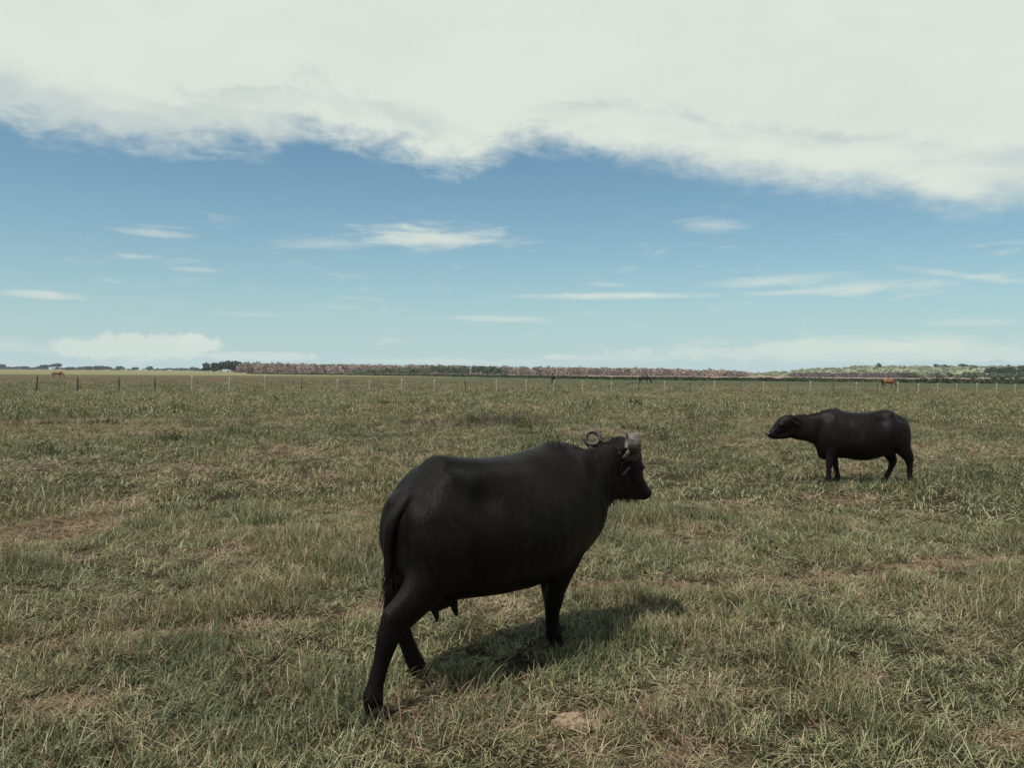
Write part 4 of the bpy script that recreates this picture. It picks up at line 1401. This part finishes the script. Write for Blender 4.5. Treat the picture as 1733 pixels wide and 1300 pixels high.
# single trees
ORD = ['first', 'second', 'third', 'fourth', 'fifth', 'sixth', 'seventh', 'eighth', 'ninth', 'tenth', 'eleventh', 'twelfth']
for j, (px, yt, wd) in enumerate([(352, 620.5, 9), (362, 615, 10), (374, 612, 11), (386, 611.2, 11), (398, 611.8, 11), (410, 613, 10), (420, 613.8, 8)]):
    lb = ['lowest dense dark tree, at the left end of the dark clump', 'dense dark tree stepping up from the lowest one at the left of the clump', 'dense dark tree just left of the highest crown of the clump',
          'highest dense dark tree in the middle of the clump', 'dense dark tree just right of the highest crown of the clump', 'dense dark tree second from the bare pinkish wood', 'dense dark tree touching the left end of the bare pinkish wood'][j]
    build_tree(px, 640 + 6 * (j % 3), yt, wd, lb, M_DKTREE, 'dark trees at the end of the wood', 'round', 560, 0.5, 300 + j, 'dense_tree')
for j, (px, yt, wd, st) in enumerate([(4, 616.8, 18, 'umbrella'), (40, 621, 16, 'round'), (80, 618.4, 12, 'umbrella'), (95, 616.6, 19, 'umbrella'), (121, 621.4, 16, 'round'), (148, 621, 14, 'round'), (167, 619.6, 15, 'round'), (179.5, 621, 11, 'umbrella'),
                                      (200, 621.0, 12, 'umbrella'), (230, 622.5, 14, 'round'), (253, 621.0, 11, 'umbrella'), (325, 621.4, 16, 'round')]):
    lb = 'widest flat-topped tree, above the pale chestnut horse on the horizon' if px == 95 else 'small %s tree of the far line, %s from the left edge of the photo' % ('flat-topped' if st == 'umbrella' else 'rounded', ORD[j])
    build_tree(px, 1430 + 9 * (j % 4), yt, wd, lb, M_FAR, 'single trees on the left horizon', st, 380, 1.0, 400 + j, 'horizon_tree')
build_tree(1487, 930, 616.4, 7.5, 'single round dark tree sticking up from the scrubby rise above the orange horse', M_DKTREE, None, 'round', 200, 0.45, 501, 'lone_tree', hill_z(1487, 930) - 0.2)
for j, (px, yt, wd) in enumerate([(1588, 619.0, 10), (1602, 620.4, 8), (1626, 618.4, 10), (1648, 620, 9)]):
    build_tree(px, 960, yt, wd, ['left tree of the dark pair', 'right tree of the dark pair', 'tallest dark tree', 'rightmost dark tree'][j] + ' on the crest of the scrubby rise', M_DKTREE, 'dark trees on the rise', 'round', 300, 0.5, 520 + j, 'crest_tree', hill_z(px, 960) - 0.2)
for j, (px, yt, wd) in enumerate([(1676, 624.5, 9), (1692, 622.5, 10), (1710, 621.5, 10), (1728, 620.5, 11), (1748, 620, 11)]):
    build_tree(px, 690 + 5 * (j % 3), yt, wd, ['lowest, leftmost dark tree', 'second dark tree from the left', 'middle dark tree', 'photo edge dark tree', 'outermost dark tree'][j] + ' in the clump at the right end of the horizon', M_DKTREE, 'dark trees at the right edge', 'round', 420, 0.5, 540 + j, 'dark_tree')
# marsh reeds: a low dark belt beyond the horses
lst = []
for i in range(1500):
    px = tr.uniform(420, 2000)
    f = (px - 420) / 1580
    D0 = 400 - 190 * min(f * 2.6, 1.0)
    D = D0 + tr.uniform(0, 75)
    x, y = at_dist(px, D)
    dens = 0.5 + 0.5 * float(fbm(np.array(x * .05), np.array(y * .05), 2, 70))
    lst.append((x, y, 0, (0.55 + 0.45 * tr.random()) * (1.5 if (px > 1560 and tr.random() < 0.35) else 1.0) * dens * (0.4 + 0.6 * min(1, f * 4)), tr.uniform(1.5, 3.5)))
build_wood('marsh_reeds', 'low dark green belt of marsh plants behind the horses', lst, M_REED, 0.20, 46, 'bare', 7, cat='reeds')

# ------------------------------------------------------------------ moist air over the plain
HAZE = 0.00012
bm = bmesh.new()
bmesh.ops.create_cube(bm, size=1.0, matrix=Matrix.Translation((0, 0, 10.0)) @ Matrix.Diagonal((10800, 10800, 24.0, 1)))
hz = link_mesh('haze', simple_from_bm('haze', bm, False))
hm_, ht, ho = new_mat('haze')
pv = ht.n('ShaderNodeVolumePrincipled')
pv.inputs['Color'].default_value = (0.86, 0.95, 1.0, 1)
pv.inputs['Density'].default_value = HAZE
ht.put(ho.inputs['Volume'], pv.outputs[0])
hz.data.materials.append(hm_)
tag(hz, 'thin moist haze over the whole plain', kind='stuff')

# ------------------------------------------------------------------ weeds, tufts and dirt in the pasture
def weed_mesh(name, h, wd, n_st, n_leaf, size, r):
    Vs, Qs, Rs, off = [], [], [], 0
    for i in range(n_st):
        a = r.uniform(0, 6.283)
        q_ = wd * math.sqrt(r.random()) * 0.5
        bx, by = q_ * math.cos(a), q_ * math.sin(a)
        hh = h * r.uniform(0.45, 1.0)
        tx, ty = bx + r.normal(0, h * 0.18), by + r.normal(0, h * 0.18)
        w_ = 0.004 + 0.006 * h
        V = np.array([(bx - w_, by, -0.02), (bx + w_, by, -0.02), (tx + w_ * .4, ty, hh), (tx - w_ * .4, ty, hh)])
        Vs.append(V); Rs.append(np.full(4, 0.9 if r.random() < .3 else r.random()))
        f = r.beta(2.0, 1.2, n_leaf)
        C_ = np.column_stack([bx + (tx - bx) * f, by + (ty - by) * f, hh * f]) + r.normal(0, 0.10 * h, (n_leaf, 3)) * np.array([1, 1, 0.4])
        C_[:, 2] = np.maximum(C_[:, 2], 0.01)
        LV, LQ = facets(C_, size, r)
        Vs.append(LV); Rs.append(np.repeat(r.random(n_leaf), 4))
    V = np.vstack(Vs)
    return mesh_from(name, V, np.arange(len(V)).reshape(-1, 4), False, {'rnd': np.concatenate(Rs)})


wr = np.random.default_rng(55)
wcol = bpy.data.collections.new('weed_kinds')
for i in range(9):
    m_ = weed_mesh('weed_kind_%02d' % i, wr.uniform(0.22, 0.5), wr.uniform(0.2, 0.55), 6, 13, 0.017, wr) if i < 6 else weed_mesh('weed_kind_%02d' % i, 0.15, wr.uniform(0.8, 1.3), 26, 14, 0.020, wr)
    m_.materials.append(M_WEED if i < 4 or i > 5 else M_WEEDG)
    wcol.objects.link(bpy.data.objects.new(m_.name, m_))
wx_, wy_ = fan_points(16, 135, 0.14, 0.72)
azw = np.arctan2(wx_, wy_)
kp = ~((azw > 0.29) & (azw < 0.40) & (wy_ < 34))
kp &= fbm(wx_ * .12, wy_ * .12, 3, 88) + wr.normal(0, 0.05, len(wx_)) > 0.50
wx_, wy_ = wx_[kp], wy_[kp]
n = len(wx_)
sc_ = wr.uniform(0.45, 1.15, n)
scatter('weeds', wcol, np.column_stack([wx_, wy_, ground_z(wx_, wy_)]), wr.integers(0, 9, n), np.column_stack([np.zeros(n), np.zeros(n), wr.uniform(0, 6.28, n)]), np.column_stack([sc_, sc_, sc_]), np.zeros((n, 3)), 'small dark weeds dotted over the pasture towards the fence', cat='weeds')


def plant(px, py, h, wd, n_st, n_leaf, size, mat, label, name='weed_plant'):
    x, y = photo_ground(px, py)
    o = link_mesh(name, weed_mesh(name, h, wd, n_st, n_leaf, size, wr), mat)
    o.location = (x, y, gz(x, y))
    tag(o, label, 'weed')
    return o


o = plant(845, 721, 0.48, 3.1, 170, 8, 0.015, M_WEEDG, 'wide thin patch of greyish dry weeds behind the big buffalo', 'weed_patch')
plant(730, 722, 0.26, 1.9, 60, 8, 0.014, M_WEEDG, 'shorter sparse patch of dry weeds left of the greyish weed patch', 'weed_patch')
plant(800, 718, 0.32, 0.7, 13, 20, 0.020, M_WEED, 'dark leafy weed at the left edge of the greyish weed patch')
plant(292, 748, 0.38, 0.55, 9, 16, 0.018, M_WEED, 'upright dark weed alone in the left middle of the pasture')
plant(62, 768, 0.24, 0.6, 12, 13, 0.015, M_WEED, 'dark leafy weed near the left edge of the photo, left of its lower twin')
plant(112, 770, 0.18, 0.8, 13, 11, 0.014, M_WEED, 'low spreading dark weed just right of another near the left edge')
plant(1080, 690, 0.45, 0.7, 9, 22, 0.03, M_WEED, 'tallest dark weed just before the middle fence posts')


def tuft(px, py, n_, rad, lmin, lmax, wid, upright, straw, seed, label):
    x, y = photo_ground(px, py)
    V, Q, A = clump(n_, rad, lmin, lmax, wid, 5, upright, seed, straw)
    o = link_mesh('grass_tuft', mesh_from('grass_tuft', V, Q, True, {'bl': np.array(A)}), M_GRASS)
    o.location = (x, y, gz(x, y))
    tag(o, label, 'grass tuft', 'tall tufts standing out of the sward')
    return o


tuft(450, 884, 420, 0.30, 0.14, 0.30, 0.007, 0.75, 0.0, 901, 'tall dark green grass tuft in the middle left pasture')
tuft(1372, 1120, 260, 0.16, 0.12, 0.24, 0.006, 0.7, 0.0, 902, 'dense dark green tuft in the right foreground')
tuft(1190, 1165, 130, 0.13, 0.08, 0.20, 0.005, 0.3, 1.0, 903, 'flattened straw coloured tuft in the right foreground')
tuft(190, 868, 320, 0.32, 0.12, 0.26, 0.007, 0.7, 0.8, 904, 'dry brownish tuft at left beside the worn reddish patch')
tuft(800, 1165, 60, 0.12, 0.12, 0.26, 0.005, 0.6, 0.9, 905, 'loose straw stalks standing below the big buffalo')
tuft(500, 925, 200, 0.20, 0.12, 0.24, 0.007, 0.6, 0.1, 906, 'green tuft left of the big buffalo tail')

# thin flowering stalks above the sward close by
st_c = proto_collection('grass_stalks', [dict(n=3, rad=0.10, lmin=0.18, lmax=0.32, wid=0.0028, seg=6, upright=0.78, seed=700 + i, straw=0.6) for i in range(8)])
grass_zone('grass_stalks', st_c, 2.4, 13.0, 5.0, 1.0, 'thin pale stalks rising out of the foreground grass')


def build_clod(px, py, wx, wy, hz, seed, label):
    x, y = photo_ground(px, py)
    bm = bmesh.new()
    bmesh.ops.create_icosphere(bm, subdivisions=5, radius=1.0)
    co = np.array([v.co[:] for v in bm.verts])
    nz = fbm(co[:, 0] * 2.6 + 7, co[:, 1] * 2.6 + co[:, 2] * 1.7, 5, seed, 0.62) - 0.5
    nz2 = fbm(co[:, 0] * 9 + co[:, 2] * 5, co[:, 1] * 9 - co[:, 2] * 4, 3, seed + 9) - 0.5
    for v, a, b in zip(bm.verts, nz, nz2):
        v.co *= 1 + 0.75 * a + 0.28 * b
        v.co = Vector((v.co.x * wx, v.co.y * wy, max(v.co.z, -0.4) * hz))
    o = link_mesh('dirt_clod', simple_from_bm('dirt_clod', bm, True), M_CLOD)
    o.location = (x, y, gz(x, y) + hz * 0.15)
    tag(o, label, 'dirt')
    return o


build_clod(966, 1224, 0.090, 0.060, 0.055, 31, 'pale sandy lump of earth lying in the grass below the big buffalo')
build_clod(1006, 1226, 0.045, 0.040, 0.028, 32, 'smaller sandy lump touching the right side of a larger one')
